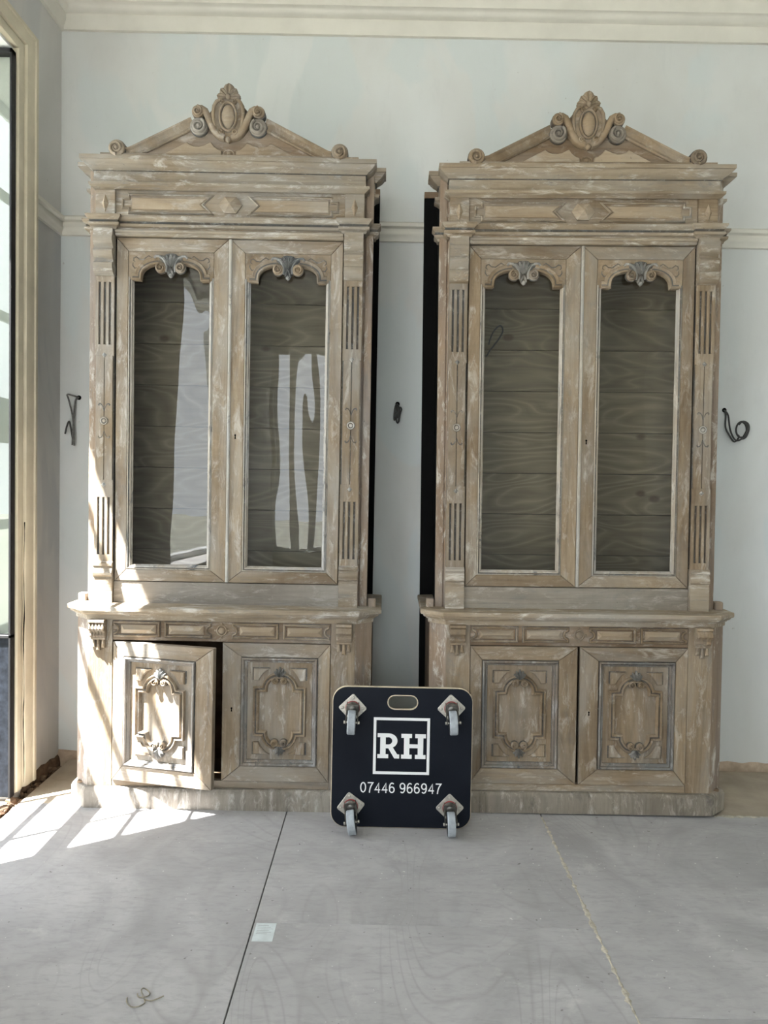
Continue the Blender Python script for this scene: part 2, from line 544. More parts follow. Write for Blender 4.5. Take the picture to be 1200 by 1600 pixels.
def volute(bm, cx, cz, r, a0, direction, y, h, turns=1.4, base=0.0):
    """disc with raised spiral and boss"""
    seg = 20
    if base:
        prism(bm, [(cx + r * 1.07 * cos(2 * pi * i / seg), cz + r * 1.07 * sin(2 * pi * i / seg)) for i in range(seg)], y - base * 0.75, y, mi=1)  # wider dark under-disc: painted shade line round the scroll
        prism(bm, [(cx + r * cos(2 * pi * i / seg), cz + r * sin(2 * pi * i / seg)) for i in range(seg)], y - base, y, bev=min(0.003, r * 0.2))
    pts = spiral_pts(cx, cz, r * 0.80, turns, a0, direction, 0.30)
    n = len(pts)
    wid = [1.0 - 0.5 * i / (n - 1) for i in range(n)]
    ridge(bm, pts, half(r * 0.40, h * 1.25), y - base, widths=wid)
    dome(bm, cx, cz, r * 0.26, r * 0.26, h * 1.1, y - base, 12, 3)

def sweep_plan(bm, path, prof, mi=0, groove=()):
    """moulding run round the plan: path of (x,y), prof (outwards, z)"""
    path = [Vector(p) for p in path]
    n = len(path); rows = []
    for i in range(n):
        a = path[i] - path[max(i - 1, 0)]; b = path[min(i + 1, n - 1)] - path[i]
        if a.length < 1e-9: a = b.copy()
        if b.length < 1e-9: b = a.copy()
        a.normalize(); b.normalize()
        na, nb_ = Vector((a.y, -a.x)), Vector((b.y, -b.x))
        m = (na + nb_) / max(1 + na.dot(nb_), 0.45)
        rows.append([bm.verts.new((path[i].x + m.x * o, path[i].y + m.y * o, z)) for o, z in prof])
    for r0, r1 in zip(rows, rows[1:]):
        for j in range(len(prof) - 1):
            bm.faces.new((r0[j], r1[j], r1[j + 1], r0[j + 1])).material_index = 1 if j in groove else mi
    bm.faces.new(rows[0]); bm.faces.new(rows[-1][::-1])

def tube(bm, pts, r, seg=8, mi=0, closed=False, smooth=0):
    pts = [Vector(p) for p in pts]
    if smooth:
        q = []
        n = len(pts)
        for i in range(n - 1):
            p0, p1, p2, p3 = pts[max(i - 1, 0)], pts[i], pts[i + 1], pts[min(i + 2, n - 1)]
            for k in range(smooth):
                t = k / smooth
                q.append(0.5 * ((2 * p1) + (-p0 + p2) * t + (2 * p0 - 5 * p1 + 4 * p2 - p3) * t * t + (-p0 + 3 * p1 - 3 * p2 + p3) * t ** 3))
        q.append(pts[-1]); pts = q
    n = len(pts); rows = []
    up = Vector((0.13, 0.9, 0.31)).normalized()
    for i in range(n):
        d = (pts[min(i + 1, n - 1)] - pts[max(i - 1, 0)]).normalized()
        s = d.cross(up)
        if s.length < 1e-3: s = d.cross(Vector((1, 0, 0)))
        s.normalize(); u = s.cross(d)
        rows.append([bm.verts.new(pts[i] + s * r * cos(2 * pi * k / seg) + u * r * sin(2 * pi * k / seg)) for k in range(seg)])
    for a, b in zip(rows, rows[1:]):
        for k in range(seg):
            j = (k + 1) % seg
            bm.faces.new((a[k], b[k], b[j], a[j])).material_index = mi
    bm.faces.new(rows[0]).material_index = mi
    bm.faces.new(rows[-1][::-1]).material_index = mi

def lathe(bm, prof, axis='z', seg=24, mi=0, mat=None):
    """prof (r, h) around axis; closed ends"""
    t = bmesh.new()
    rows = []
    for r, h in prof:
        rows.append([t.verts.new((r * cos(2 * pi * k / seg), r * sin(2 * pi * k / seg), h)) for k in range(seg)])
    for a, b in zip(rows, rows[1:]):
        for k in range(seg):
            j = (k + 1) % seg
            t.faces.new((a[k], a[j], b[j], b[k]))
    t.faces.new(rows[0][::-1]); t.faces.new(rows[-1])
    R = {'z': Matrix.Identity(4), 'y': Matrix.Rotation(pi / 2, 4, 'X'), 'x': Matrix.Rotation(pi / 2, 4, 'Y')}[axis]
    merge(bm, t, (mat @ R) if mat else R, mi)

def obj(name, bm, mats, parent=None, loc=(0, 0, 0), smooth=35, rot=None, norm=True):
    if norm:
        bmesh.ops.recalc_face_normals(bm, faces=bm.faces[:])
    me = bpy.data.meshes.new(name)
    bm.to_mesh(me); bm.free()
    if not isinstance(mats, (list, tuple)): mats = [mats]
    for m in mats:
        me.materials.append(M[m] if isinstance(m, str) else m)
    if smooth:
        me.polygons.foreach_set('use_smooth', [True] * len(me.polygons))
        me.set_sharp_from_angle(angle=radians(smooth))
    o = bpy.data.objects.new(name, me)
    COL.objects.link(o)
    o.location = loc
    if rot: o.rotation_euler = rot
    if parent: o.parent = parent
    return o

def empty(name, loc, rot=(0, 0, 0)):
    o = bpy.data.objects.new(name, None)
    o.empty_display_size = 0.1
    COL.objects.link(o)
    o.location = loc; o.rotation_euler = rot
    return o

def tag(o, label=None, cat=None, group=None, kind=None):
    if label: o['label'] = label
    if cat: o['category'] = cat
    if group: o['group'] = group
    if kind: o['kind'] = kind
    return o

def copy_tree(o, parent=None):
    c = o.copy(); COL.objects.link(c); c.parent = parent
    for ch in list(o.children):
        copy_tree(ch, c)
    return c

# ------------------------------------------------------------------ room shell
XW, YB, YR, XR, ZC = -1.67, 3.95, -4.0, 3.4, 4.02
TW = 0.36
OP_Y0, OP_Y1, OP_Z1 = 2.433, 3.445, 3.34      # garden door opening in the left wall
W2_Y0, W2_Y1, W2_Z0, W2_Z1 = -2.1, 0.72, 0.72, 3.35
RW_X0, RW_X1, RW_Z0, RW_Z1 = -1.62, 0.35, 0.5, 3.35

bm = nb()
box(bm, XW - TW - 0.3, XR + 0.3, YB, YB + 0.3, -0.1, ZC + 0.1)
wall_back = tag(obj('wall_back', bm, 'plaster', smooth=0), 'white skimmed plaster wall behind the two cabinets', kind='structure')

bm = nb()
x0, x1 = XW - TW, XW
box(bm, x0, x1, OP_Y1, YB, -0.1, ZC)
box(bm, x0, x1, OP_Y0, OP_Y1, OP_Z1, ZC)
box(bm, x0, x1, W2_Y1, OP_Y0, -0.1, ZC)
box(bm, x0, x1, W2_Y0, W2_Y1, -0.1, W2_Z0)
box(bm, x0, x1, W2_Y0, W2_Y1, W2_Z1, ZC)
box(bm, x0, x1, YR, W2_Y0, -0.1, ZC)
wall_left = tag(obj('wall_left', bm, 'plaster_left', smooth=0), 'patchy grey plaster wall with the tall sunny opening', kind='structure')

bm = nb()
box(bm, XR, XR + 0.2, YR - 0.3, YB, -0.1, ZC)
tag(obj('wall_right', bm, 'plaster', smooth=0), kind='structure')
bm = nb()
box(bm, XW - TW, RW_X0, YR - 0.3, YR, -0.1, ZC)
box(bm, RW_X1, XR, YR - 0.3, YR, -0.1, ZC)
box(bm, RW_X0, RW_X1, YR - 0.3, YR, -0.1, RW_Z0)
box(bm, RW_X0, RW_X1, YR - 0.3, YR, RW_Z1, ZC)
tag(obj('wall_rear', bm, 'plaster', smooth=0), kind='structure')
bm = nb()
box(bm, XW - TW, XR + 0.2, YR - 0.3, YB + 0.3, ZC, ZC + 0.15)
tag(obj('ceiling', bm, 'ceiling', smooth=0), kind='structure')

# floor: base slab with sheets laid on it
bm = nb()
box(bm, XW - TW, XR, YR - 0.3, YB, -0.16, -0.07)
floor = tag(obj('floor', bm, 'rubble', smooth=0), 'grey floor sheeting with straight joints', kind='structure')
def sheet(x0, x1, y0, y1, mat='floor', z=0.0, bev=0.0012):
    b = nb()
    cx_, cy_ = (x0 + x1) / 2, (y0 + y1) / 2
    box(b, x0 - cx_, x1 - cx_, y0 - cy_, y1 - cy_, -0.07, 0, bev)
    return obj('floor_sheet', b, mat, floor, (cx_, cy_, z), smooth=0)
G = 0.0022
XJ1, XJ2 = -0.403, 0.722
sheet(-1.605, XJ1 - G, 2.62 - 1.22, 3.383)
sheet(-1.605, XJ1 - G, 0.18, 1.40 - G)
sheet(-1.605, XJ1 - G, -4.0, 0.18 - G)
sheet(XJ1 + G, XJ2 - G, 2.487, 3.383)
sheet(XJ1 + G, XJ2 - G, 0.05, 2.487 - 0.0014)
sheet(XJ1 + G, XJ2 - G, -4.0, 0.05 - G)
sheet(XJ2 + G, 1.94, 2.066, 3.383)
sheet(1.94 + G, XR, 2.066, 3.383)
sheet(XJ2 + G, XR, -0.4, 2.066 - G)
sheet(XJ2 + G, XR, -4.0, -0.4 - G)
for a, b_ in ((-1.605, -0.75), (-0.748, 0.3), (0.302, 1.3), (1.302, 2.3), (2.302, XR)):
    o = sheet(a, b_, 3.386, YB - 0.002, 'floor_old', -0.001)
    o.name = 'floor_board'
# floor sheet edge strip along the left wall further forward
sheet(XW - 0.002, -1.607, -4.0, 2.40)
# sandy dust packed in the joint on the right
def dust_strip(pts, wmin, wmax, n, rnd):
    b = nb()
    L = []
    for i in range(n + 1):
        s = i / n
        x = pts[0][0] + (pts[1][0] - pts[0][0]) * s
        y = pts[0][1] + (pts[1][1] - pts[0][1]) * s
        w = wmin + (wmax - wmin) * max(0, rnd.random() ** 2.2)
        L.append((x, y, w))
    dx, dy = pts[1][0] - pts[0][0], pts[1][1] - pts[0][1]
    l = sqrt(dx * dx + dy * dy); nx, ny = -dy / l, dx / l
    rows = []
    for x, y, w in L:
        c = (rnd.random() - 0.5) * w * 0.6
        rows.append([b.verts.new((x + nx * (c + o * w), y + ny * (c + o * w), z)) for o, z in ((-1, 0.0002), (-0.35, 0.0016), (0.35, 0.0018), (1, 0.0002))])
    for a, c in zip(rows, rows[1:]):
        for j in range(3):
            b.faces.new((a[j], a[j + 1], c[j + 1], c[j]))
    return b
rnd = random.Random(3)
o = obj('joint_dust', dust_strip(((XJ2, 3.34), (XJ2, 2.03)), 0.002, 0.011, 90, rnd), 'dust', floor); o['kind'] = 'stuff'
o = obj('joint_dust', dust_strip(((1.50, 3.386), (2.6, 3.386)), 0.004, 0.016, 70, rnd), 'dust', floor); o['kind'] = 'stuff'

# back wall trim: picture rail and cornice
def wall_strip(bm, path, prof):
    sweep_plan(bm, path, prof)
railprof = [(0, 2.683), (0.012, 2.686), (0.014, 2.706), (0.020, 2.712), (0.022, 2.724), (0.014, 2.734), (0.016, 2.748),
            (0.030, 2.756), (0.032, 2.772), (0.022, 2.780), (0, 2.783)]
# path runs along the walls seen from inside: outward normal must point into the room
bm = nb()
wall_strip(bm, [(XW, 3.585), (XW, YB), (XR, YB)], railprof)
tag(obj('trim_1', bm, 'trim', smooth=50), 'cream picture rail running round the wall at cabinet frieze height', kind='structure')
cprof = [(0, 3.702), (0.016, 3.704), (0.020, 3.722), (0.034, 3.738), (0.036, 3.770), (0.046, 3.776), (0.056, 3.795), (0.060, 3.806),
         (0.075, 3.812), (0.082, 3.85), (0.105, 3.885), (0.14, 3.905), (0.15, 3.918), (0.17, 3.922), (0.18, 3.945), (0.24, 3.985), (0.30, 3.995), (0.32, 4.02), (0, 4.02)]
bm = nb()
wall_strip(bm, [(XW, YR), (XW, YB), (XR, YB), (XR, YR)], cprof)
tag(obj('trim_2', bm, 'trim', smooth=50), 'stepped cream plaster cornice under the ceiling', kind='structure')
# casing round the garden door opening
bm = nb()
cas = [(0, 0), (0.018, 0), (0.024, 0.006), (0.024, 0.05), (0.018, 0.056), (0.018, 0.066), (0.030, 0.074), (0.034, 0.095), (0.034, 0.14), (0.040, 0.146), (0.040, 0.165), (0.030, 0.175), (0, 0.178)]
zb = 0.0
def casing_piece(pts_fn):
    pass
rows = []
for (yy, zz, sy, sz) in ((OP_Y0, zb, -1, 0), (OP_Y0, OP_Z1, -1, 1), (OP_Y1, OP_Z1, 1, 1), (OP_Y1, zb + 0.02, 1, 0)):
    rows.append([bm.verts.new((XW + h, yy + sy * w * 0.98, zz + sz * w * 0.75)) for h, w in cas])
for a, b_ in zip(rows, rows[1:]):
    for j in range(len(cas) - 1):
        bm.faces.new((a[j], a[j + 1], b_[j + 1], b_[j]))
bm.faces.new(rows[0]); bm.faces.new(rows[-1][::-1])
tag(obj('trim_3', bm, 'casing', smooth=40), 'old cream painted casing round the sunny opening', kind='structure')
# long split down the casing
bm = nb()
rr = random.Random(5)
L = []
for i in range(31):
    z = 0.05 + i * 0.04
    L.append((3.487 + 0.004 * sin(i * 0.7) + 0.003 * rr.random(), z, 0.0008 + 0.0045 * abs(sin(i * 0.25)) * (0.4 + rr.random())))
for a, b_ in zip(L, L[1:]):
    face(bm, [(XW + 0.0348, a[0] - a[2], a[1]), (XW + 0.0348, a[0] + a[2], a[1]), (XW + 0.0348, b_[0] + b_[2], b_[1]), (XW + 0.0348, b_[0] - b_[2], b_[1])])
crack = obj('casing_split', bm, 'dark_hole', bpy.data.objects['trim_3'], smooth=0)
# white reveal of the opening
bm = nb()
box(bm, XW - TW, XW - 0.001, OP_Y1 - 0.003, OP_Y1 + 0.012, 0.0, OP_Z1)
box(bm, XW - TW, XW - 0.001, OP_Y0 - 0.012, OP_Y0 + 0.003, 0.0, OP_Z1)
box(bm, XW - TW, XW - 0.001, OP_Y0, OP_Y1, OP_Z1 - 0.012, OP_Z1 + 0.002)
tag(obj('trim_4', bm, 'white_paint', smooth=0), 'white painted reveal of the sunny opening', kind='structure')
# threshold
bm = nb()
box(bm, XW - TW, XW + 0.0, OP_Y0, OP_Y1, -0.07, -0.012)
tag(obj('trim_5', bm, 'floor_old', smooth=0), 'worn threshold of the sunny opening', kind='structure')

# glazing grid of the garden door
XG = -1.97
d1 = None
bm = nb()
for (a, b_) in ((OP_Y0, OP_Y0 + 0.02),):
    box(bm, XG - 0.025, XG + 0.025, a, b_, -0.01, OP_Z1)
box(bm, XG - 0.025, XG + 0.025, OP_Y0, OP_Y1, OP_Z1 - 0.03, OP_Z1)
d1 = tag(obj('door_1', bm, 'iron_black', smooth=0), 'slim dark glazed garden door grid in the left opening', kind='structure')
def bar(parent, x, y0, y1, z0, z1, t=0.02, name='glazing_bar'):
    b = nb()
    box(b, -t / 2, t / 2, (y0 - y1) / 2, (y1 - y0) / 2, (z0 - z1) / 2, (z1 - z0) / 2, 0.002)
    return obj(name, b, 'iron_black', parent, (x, (y0 + y1) / 2, (z0 + z1) / 2), smooth=0)
for z0, z1 in ((0.64, 0.69), (1.185, 1.235), (1.63, 1.86), (2.25, 2.30), (2.86, 2.91)):
    bar(d1, XG, OP_Y0 + 0.02, 3.13, z0, z1)
for yy in (2.70, 3.14):
    bar(d1, XG, yy - 0.010, yy + 0.010, 0.0, OP_Z1 - 0.03)

# glazed leaf folded back against the far reveal
leaf = empty('door_leaf', (XW + 0.016, OP_Y1 - 0.026, 0.0))
tag(leaf, 'dark framed glazed door leaf folded back at the left edge of the photo', 'door leaf')
bm = nb()
LW = -0.42
ZT = 3.315
box(bm, -0.009, 0.0, -0.02, 0.02, 0.01, ZT, 0.001)
box(bm, LW, LW + 0.012, -0.02, 0.02, 0.01, ZT, 0.001)
box(bm, LW, 0.0, -0.02, 0.02, ZT - 0.02, ZT, 0.001)
box(bm, LW, 0.0, -0.02, 0.02, 0.735, 0.748, 0.001)
obj('leaf_frame', bm, 'iron_black', leaf, smooth=0)
bm = nb()
box(bm, LW + 0.012, -0.012, -0.008, 0.012, 0.012, 0.735)
obj('kick_panel', bm, 'paint_slate', leaf, smooth=0)
bm = nb()
box(bm, LW + 0.012, -0.012, 0.0, 0.004, 0.748, ZT - 0.02)
obj('glass_pane', bm, 'glass_flat', leaf, smooth=0)

# added unseen windows for soft light and reflections: left wall, behind the camera
def window(name, axis, c, a0, a1, z0, z1, verts, horiz, lab):
    b = nb()
    t = 0.05
    def bx_(p0, p1, q0, q1):
        if axis == 'x': box(b, c - 0.03, c + 0.03, p0, p1, q0, q1)
        else: box(b, p0, p1, c - 0.03, c + 0.03, q0, q1)
    bx_(a0, a0 + t, z0, z1); bx_(a1 - t, a1, z0, z1); bx_(a0, a1, z0, z0 + t); bx_(a0, a1, z1 - t, z1)
    w = tag(obj(name, b, 'white_paint', smooth=0), lab, kind='structure')
    for v, wd in verts:
        bb = nb()
        if axis == 'x': box(bb, c - 0.02, c + 0.02, v - wd / 2, v + wd / 2, z0 + t, z1 - t)
        else: box(bb, v - wd / 2, v + wd / 2, c - 0.02, c + 0.02, z0 + t, z1 - t)
        obj('glazing_bar', bb, 'white_paint', w, smooth=0)
    for v, wd in horiz:
        bb = nb()
        if axis == 'x': box(bb, c - 0.018, c + 0.018, a0 + t, a1 - t, v - wd / 2, v + wd / 2)
        else: box(bb, a0 + t, a1 - t, c - 0.018, c + 0.018, v - wd / 2, v + wd / 2)
        obj('glazing_bar', bb, 'white_paint', w, smooth=0)
    return w
window('added_window_2', 'x', XW - 0.22, W2_Y0, W2_Y1, W2_Z0, W2_Z1, ((-1.42, 0.05),), (), 'added unseen tall window further along the left wall, for light and reflections')
window('added_window_3', 'y', YR - 0.15, RW_X0, RW_X1, RW_Z0, RW_Z1, ((-1.34, 0.10), (-1.10, 0.12), (-0.80, 0.16)), (), 'added unseen wide window behind the camera, for soft frontal light and reflections')
# portals guide daylight through the openings
def portal(loc, rot, sx, sy):
    d = bpy.data.lights.new('daylight_portal', 'AREA')
    d.shape = 'RECTANGLE'; d.size = sx; d.size_y = sy
    d.cycles.is_portal = True
    o = bpy.data.objects.new('daylight_portal', d)
    COL.objects.link(o); o.location = loc; o.rotation_euler = rot
portal((XW - TW - 0.02, (OP_Y0 + OP_Y1) / 2, OP_Z1 / 2), (0, -pi / 2, 0), OP_Z1, OP_Y1 - OP_Y0)
portal((XW - TW - 0.02, (W2_Y0 + W2_Y1) / 2, (W2_Z0 + W2_Z1) / 2), (0, -pi / 2, 0), W2_Z1 - W2_Z0, W2_Y1 - W2_Y0)
portal(((RW_X0 + RW_X1) / 2, YR - 0.32, (RW_Z0 + RW_Z1) / 2), (pi / 2, 0, 0), RW_X1 - RW_X0, RW_Z1 - RW_Z0)


# ground outdoors
bm = nb()
box(bm, -30, 30, -30, 30, -0.5, -0.3)
tag(obj('ground', bm, 'paving', smooth=0), 'pale paving outdoors', kind='structure')

# broken wall base on the left: rubble in the gap where the skirting was
bm = nb()
rr = random.Random(11)
for i in range(230):
    y = 2.45 + rr.random() * 1.48
    x = XW + 0.004 + rr.random() * 0.075
    s = 0.007 + 0.022 * rr.random() ** 2
    t = bmesh.new()
    bmesh.ops.create_icosphere(t, subdivisions=1, radius=s)
    for v in t.verts:
        v.co *= 0.65 + 0.6 * rr.random()
    merge(bm, t, Matrix.Translation((x, y, -0.055 + 0.040 * rr.random() + 0.6 * max(0, XW + 0.035 - x))))
o = tag(obj('rubble', bm, 'rubble', smooth=0), 'brown plaster rubble lying in the gap along the left wall base', 'rubble', kind='stuff')
# bare strip at wall foot on the back wall
bm = nb()
rr = random.Random(2)
xs = [XW + 0.001 + i * 0.04 for i in range(int((XR - XW) / 0.04))]
rows = []
for x in xs:
    h = 0.040 + 0.012 * rr.random() + 0.008 * sin(x * 5)
    rows.append([bm.verts.new(p) for p in ((x, YB - 0.010 - 0.004 * rr.random(), -0.07 if x < -1.6 else 0.0), (x, YB - 0.013 - 0.006 * rr.random(), 0.018 + 0.008 * rr.random()), (x, YB - 0.006, h * 0.8), (x, YB - 0.0005, h))])
for a, b_ in zip(rows, rows[1:]):
    for j in range(3):
        bm.faces.new((a[j], b_[j], b_[j + 1], a[j + 1]))
tag(obj('baseboard_back', bm, 'base_plaster', smooth=60), 'bare crumbling plaster strip at the foot of the back wall', kind='structure')

bm = nb()
rr = random.Random(4)
rows = []
for i in range(40):
    y = 2.0 + i * (YB - 0.002 - 2.0) / 39
    if y < OP_Y1 + 0.17: continue
    h = 0.018 + 0.014 * rr.random() + 0.010 * sin(y * 9)
    rows.append([bm.verts.new(p) for p in ((XW + 0.012 + 0.01 * rr.random(), y, -0.07), (XW + 0.010 + 0.010 * rr.random(), y, -0.02), (XW + 0.006 + 0.006 * rr.random(), y, h * 0.5), (XW + 0.0006, y, h))])
for a, b_ in zip(rows, rows[1:]):
    for j in range(3):
        bm.faces.new((a[j], b_[j], b_[j + 1], a[j + 1]))
tag(obj('baseboard_left', bm, 'rubble', smooth=0), 'broken brown wall foot where the left skirting was', kind='structure')

# ------------------------------------------------------------------ cabinet
def rect(x0, x1, z0, z1):
    return [(x0, z0), (x1, z0), (x1, z1), (x0, z1)]

def mitred_frame(parent, o, i, y0, y1, mx, names=('stile', 'rail'), mats=('wood_z', 'wood_x'), bev=0.0022):
    """o, i = (x0,x1,z0,z1) outer and inner"""
    e = 0.0007
    quads = [('stile', [(o[0], o[2] + e), (i[0], i[2] + e), (i[0], i[3] - e), (o[0], o[3] - e)]),
             ('stile', [(o[1], o[2] + e), (o[1], o[3] - e), (i[1], i[3] - e), (i[1], i[2] + e)]),
             ('rail', [(o[0] + e, o[2]), (o[1] - e, o[2]), (i[1] - e, i[2]), (i[0] + e, i[2])]),
             ('rail', [(o[0] + e, o[3]), (i[0] + e, i[3]), (i[1] - e, i[3]), (o[1] - e, o[3])])]
    for n, q in quads:
        b = nb()
        prism(b, q, y0, y1, bev, mx=mx)
        obj(n, b, 'wood_z' if n == 'stile' else 'wood_x', parent, smooth=20)

def scroll_pair(bm, cx, cz, r, y, h, base, up=True, dx=0.016):
    s = 1 if up else -1
    volute(bm, cx - dx, cz, r, pi / 2 * s, 1 * s, y, h, 1.3, base)
    volute(bm, cx + dx, cz, r, pi / 2 * s, -1 * s, y, h, 1.3, base)

def shell(bm, cx, cz, r, y, h, a0=30, a1=150, n=5, w=0.5, s=1):
    for k in range(n):
        a = radians(a0 + (a1 - a0) * k / (n - 1)) * s
        c = 1 - 0.22 * abs(k - (n - 1) / 2) / ((n - 1) / 2)
        lobe(bm, cx, cz, a, r * c, r * w, h * (0.8 + 0.4 * c), y)

LOW_PATH = [(-0.66, 0.50), (-0.66, 0.065), (-0.589, 0.0), (0.589, 0.0), (0.66, 0.065), (0.66, 0.50)]
UP_PATH = [(-0.625, 0.205), (-0.625, 0.155), (-0.584, 0.155), (-0.584, 0.066), (0.584, 0.066), (0.584, 0.155), (0.625, 0.155), (0.625, 0.205)]

def build_cabinet():
    root = empty('display_cabinet', (0, 0, 0))
    # ---- lower carcase
    b = nb()
    sweep_plan(b, LOW_PATH, [(0, 0.0), (0.020, 0.0), (0.022, 0.072), (0.018, 0.082), (0.012, 0.090), (0.0, 0.093)])
    obj('plinth', b, 'wood_plinth', root, smooth=30)
    b = nb()
    for s in (-1, 1):
        x0, x1 = sorted((s * 0.645, s * 0.66))
        box(b, x0, x1, 0.065, 0.50, 0.0, 0.86)
    box(b, -0.645, 0.645, 0.485, 0.499, 0.0, 0.86)
    box(b, -0.645, 0.645, 0.03, 0.485, 0.09, 0.10)
    obj('lower_carcase', b, 'raw', root, smooth=0)
    for s in (-1, 1):
        b = nb()
        plan_prism(b, [(s * 0.589, 0.0005), (s * 0.66, 0.065), (s * 0.645, 0.075), (s * 0.575, 0.015)], 0.09, 0.84)
        obj('canted_corner', b, 'wood_rough', root, smooth=0)
        b = nb()
        box(b, s * 0.482, s * 0.5885, 0.0, 0.03, 0.093, 0.838, 0.0012)
        obj('front_stile', b, 'wood_z', root, smooth=0)
    b = nb()
    box(b, -0.481, 0.481, 0.002, 0.03, 0.093, 0.124, 0.001)
    obj('bottom_rail', b, 'wood_x', root, smooth=0)
    b = nb()
    box(b, -0.481, 0.481, 0.002, 0.03, 0.745, 0.838, 0.001)
    obj('apron', b, 'wood_dark', root, smooth=0)
    # apron panels: frame ridge and pyramidal field
    for (x0, x1, notch) in ((-0.486 + 0.01, -0.272, -1), (-0.25, -0.046, 1), (0.046, 0.25, -1), (0.272, 0.476, 1)):
        b = nb()
        xc = (x0 + x1) / 2; hw = (x1 - x0) / 2 - 0.004; zc = 0.795; hz = 0.030
        if notch > 0:
            P = [(-hw, -hz), (hw, -hz), (hw, -hz + 0.010), (hw - 0.014, -0.012), (hw - 0.018, 0), (hw - 0.014, 0.012), (hw, hz - 0.010), (hw, hz), (-hw, hz)]
        else:
            P = [(-hw, -hz), (hw, -hz), (hw, hz), (-hw, hz), (-hw, hz - 0.010), (-hw + 0.014, 0.012), (-hw + 0.018, 0), (-hw + 0.014, -0.012), (-hw, -hz + 0.010)]
        ridge(b, [(xc + p[0], zc + p[1]) for p in P], [(0.0065, 0.0), (0.006, 0.0012), (0.004, 0.0012), (0.004, 0.006), (0.0, 0.011), (-0.004, 0.006), (-0.004, 0.0012), (-0.0065, 0.0012), (-0.0065, 0)], 0.002, closed=True, groove=(1, 6))
        p = obj('apron_panel', b, ['wood_carved', 'groove'], root, smooth=25)
        b = nb()
        ax0, ax1 = xc - hw + (0.03 if notch < 0 else 0.014), xc + hw - (0.03 if notch > 0 else 0.014)
        z0, z1 = zc - 0.019, zc + 0.019
        base = [(ax0, z0), (ax1, z0), (ax1, z1), (ax0, z1)]
        A = [b.verts.new((q[0], 0.0018, q[1])) for q in base]
        T = [b.verts.new((q[0], -0.003, q[1])) for q in base]
        i0, i1 = ax0 + 0.017, ax1 - 0.017
        R0 = b.verts.new((i0, -0.016, zc)); R1 = b.verts.new((i1, -0.016, zc))
        for k in range(4):
            j = (k + 1) % 4
            b.faces.new((A[k], A[j], T[j], T[k]))
        b.faces.new((T[0], T[1], R1, R0)); b.faces.new((T[1], T[2], R1)); b.faces.new((T[2], T[3], R0, R1)); b.faces.new((T[3], T[0], R0))
        obj('raised_field', b, 'wood_tan', p, smooth=0)
    b = nb()
    dome(b, 0, 0.795, 0.015, 0.015, 0.006, 0.002, 20, 4, base=0.003)
    ridge(b, [(0.021 * cos(a), 0.795 + 0.021 * sin(a)) for a in [2 * pi * k / 24 for k in range(24)]], half(0.008, 0.006), 0.002, closed=True)
    for k in range(4):
        a = k * pi / 2
        dome(b, 0.028 * cos(a), 0.795 + 0.028 * sin(a), 0.006, 0.006, 0.004, 0.002, 10, 3)
    obj('rosette', b, 'wood_carved', root, smooth=40)
    # corbels with three drops
    for s in (-1, 1):
        b = nb()
        prof = [(0.004, 0.838), (-0.040, 0.838), (-0.042, 0.828), (-0.034, 0.822), (-0.040, 0.812), (-0.042, 0.800), (-0.034, 0.790), (-0.024, 0.786), (-0.020, 0.776), (-0.024, 0.768), (-0.018, 0.758), (0.004, 0.756)]
        xa, xb = s * 0.540 - 0.034, s * 0.540 + 0.034
        extrude_x(b, prof, xa, xb)
        for k in range(5):
            xx = xa + 0.006 + k * 0.014
            extrude_x(b, [(q[0] - 0.003, q[1]) for q in prof[2:11]] + [(0.0, 0.758), (0.0, 0.82)], xx - 0.0028, xx + 0.0028)
        c = obj('corbel', b, 'wood_carved', root, smooth=40)
        b = nb()
        box(b, xa + 0.002, xb - 0.002, -0.018, 0.002, 0.748, 0.757, 0.001)
        obj('corbel_lip', b, 'wood_carved', c, smooth=0)
        for k, (dx, ln) in enumerate(((-0.021, 0.036), (0, 0.048), (0.021, 0.036))):
            b = nb()
            xx = s * 0.540 + dx
            t0 = [(xx - 0.006, 0.748), (xx + 0.006, 0.748)]
            prism(b, [(xx - 0.0045, 0.748), (xx + 0.0045, 0.748), (xx + 0.009, 0.748 - ln), (xx - 0.009, 0.748 - ln)], -0.014, 0.002, 0.004)
            obj('drop', b, 'wood_carved', c, smooth=0)
    # ledge
    b = nb()
    sweep_plan(b, LOW_PATH, [(0, 0.836), (0.007, 0.836), (0.008, 0.854), (0.014, 0.855), (0.016, 0.860), (0.024, 0.862), (0.030, 0.868), (0.031, 0.874),
                             (0.040, 0.875), (0.042, 0.879), (0.042, 0.892), (0.039, 0.896), (0.0, 0.898)], groove=(2, 7))
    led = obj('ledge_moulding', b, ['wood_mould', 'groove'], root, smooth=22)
    b = nb()
    plan_prism(b, [(-0.66, 0.50), (-0.66, 0.062), (-0.588, -0.002), (0.588, -0.002), (0.66, 0.062), (0.66, 0.50)], 0.870, 0.8985)
    obj('ledge_board', b, 'wood_mould', root, smooth=0)
    for s in (-1, 1):       # broken raised end blocks behind the ledge
        b = nb()
        x0, x1 = sorted((s * 0.64, s * 0.675))
        box(b, x0, x1, 0.10, 0.14, 0.88, 0.935, 0.004)
        obj('end_block', b, 'wood_rough', root, smooth=0)
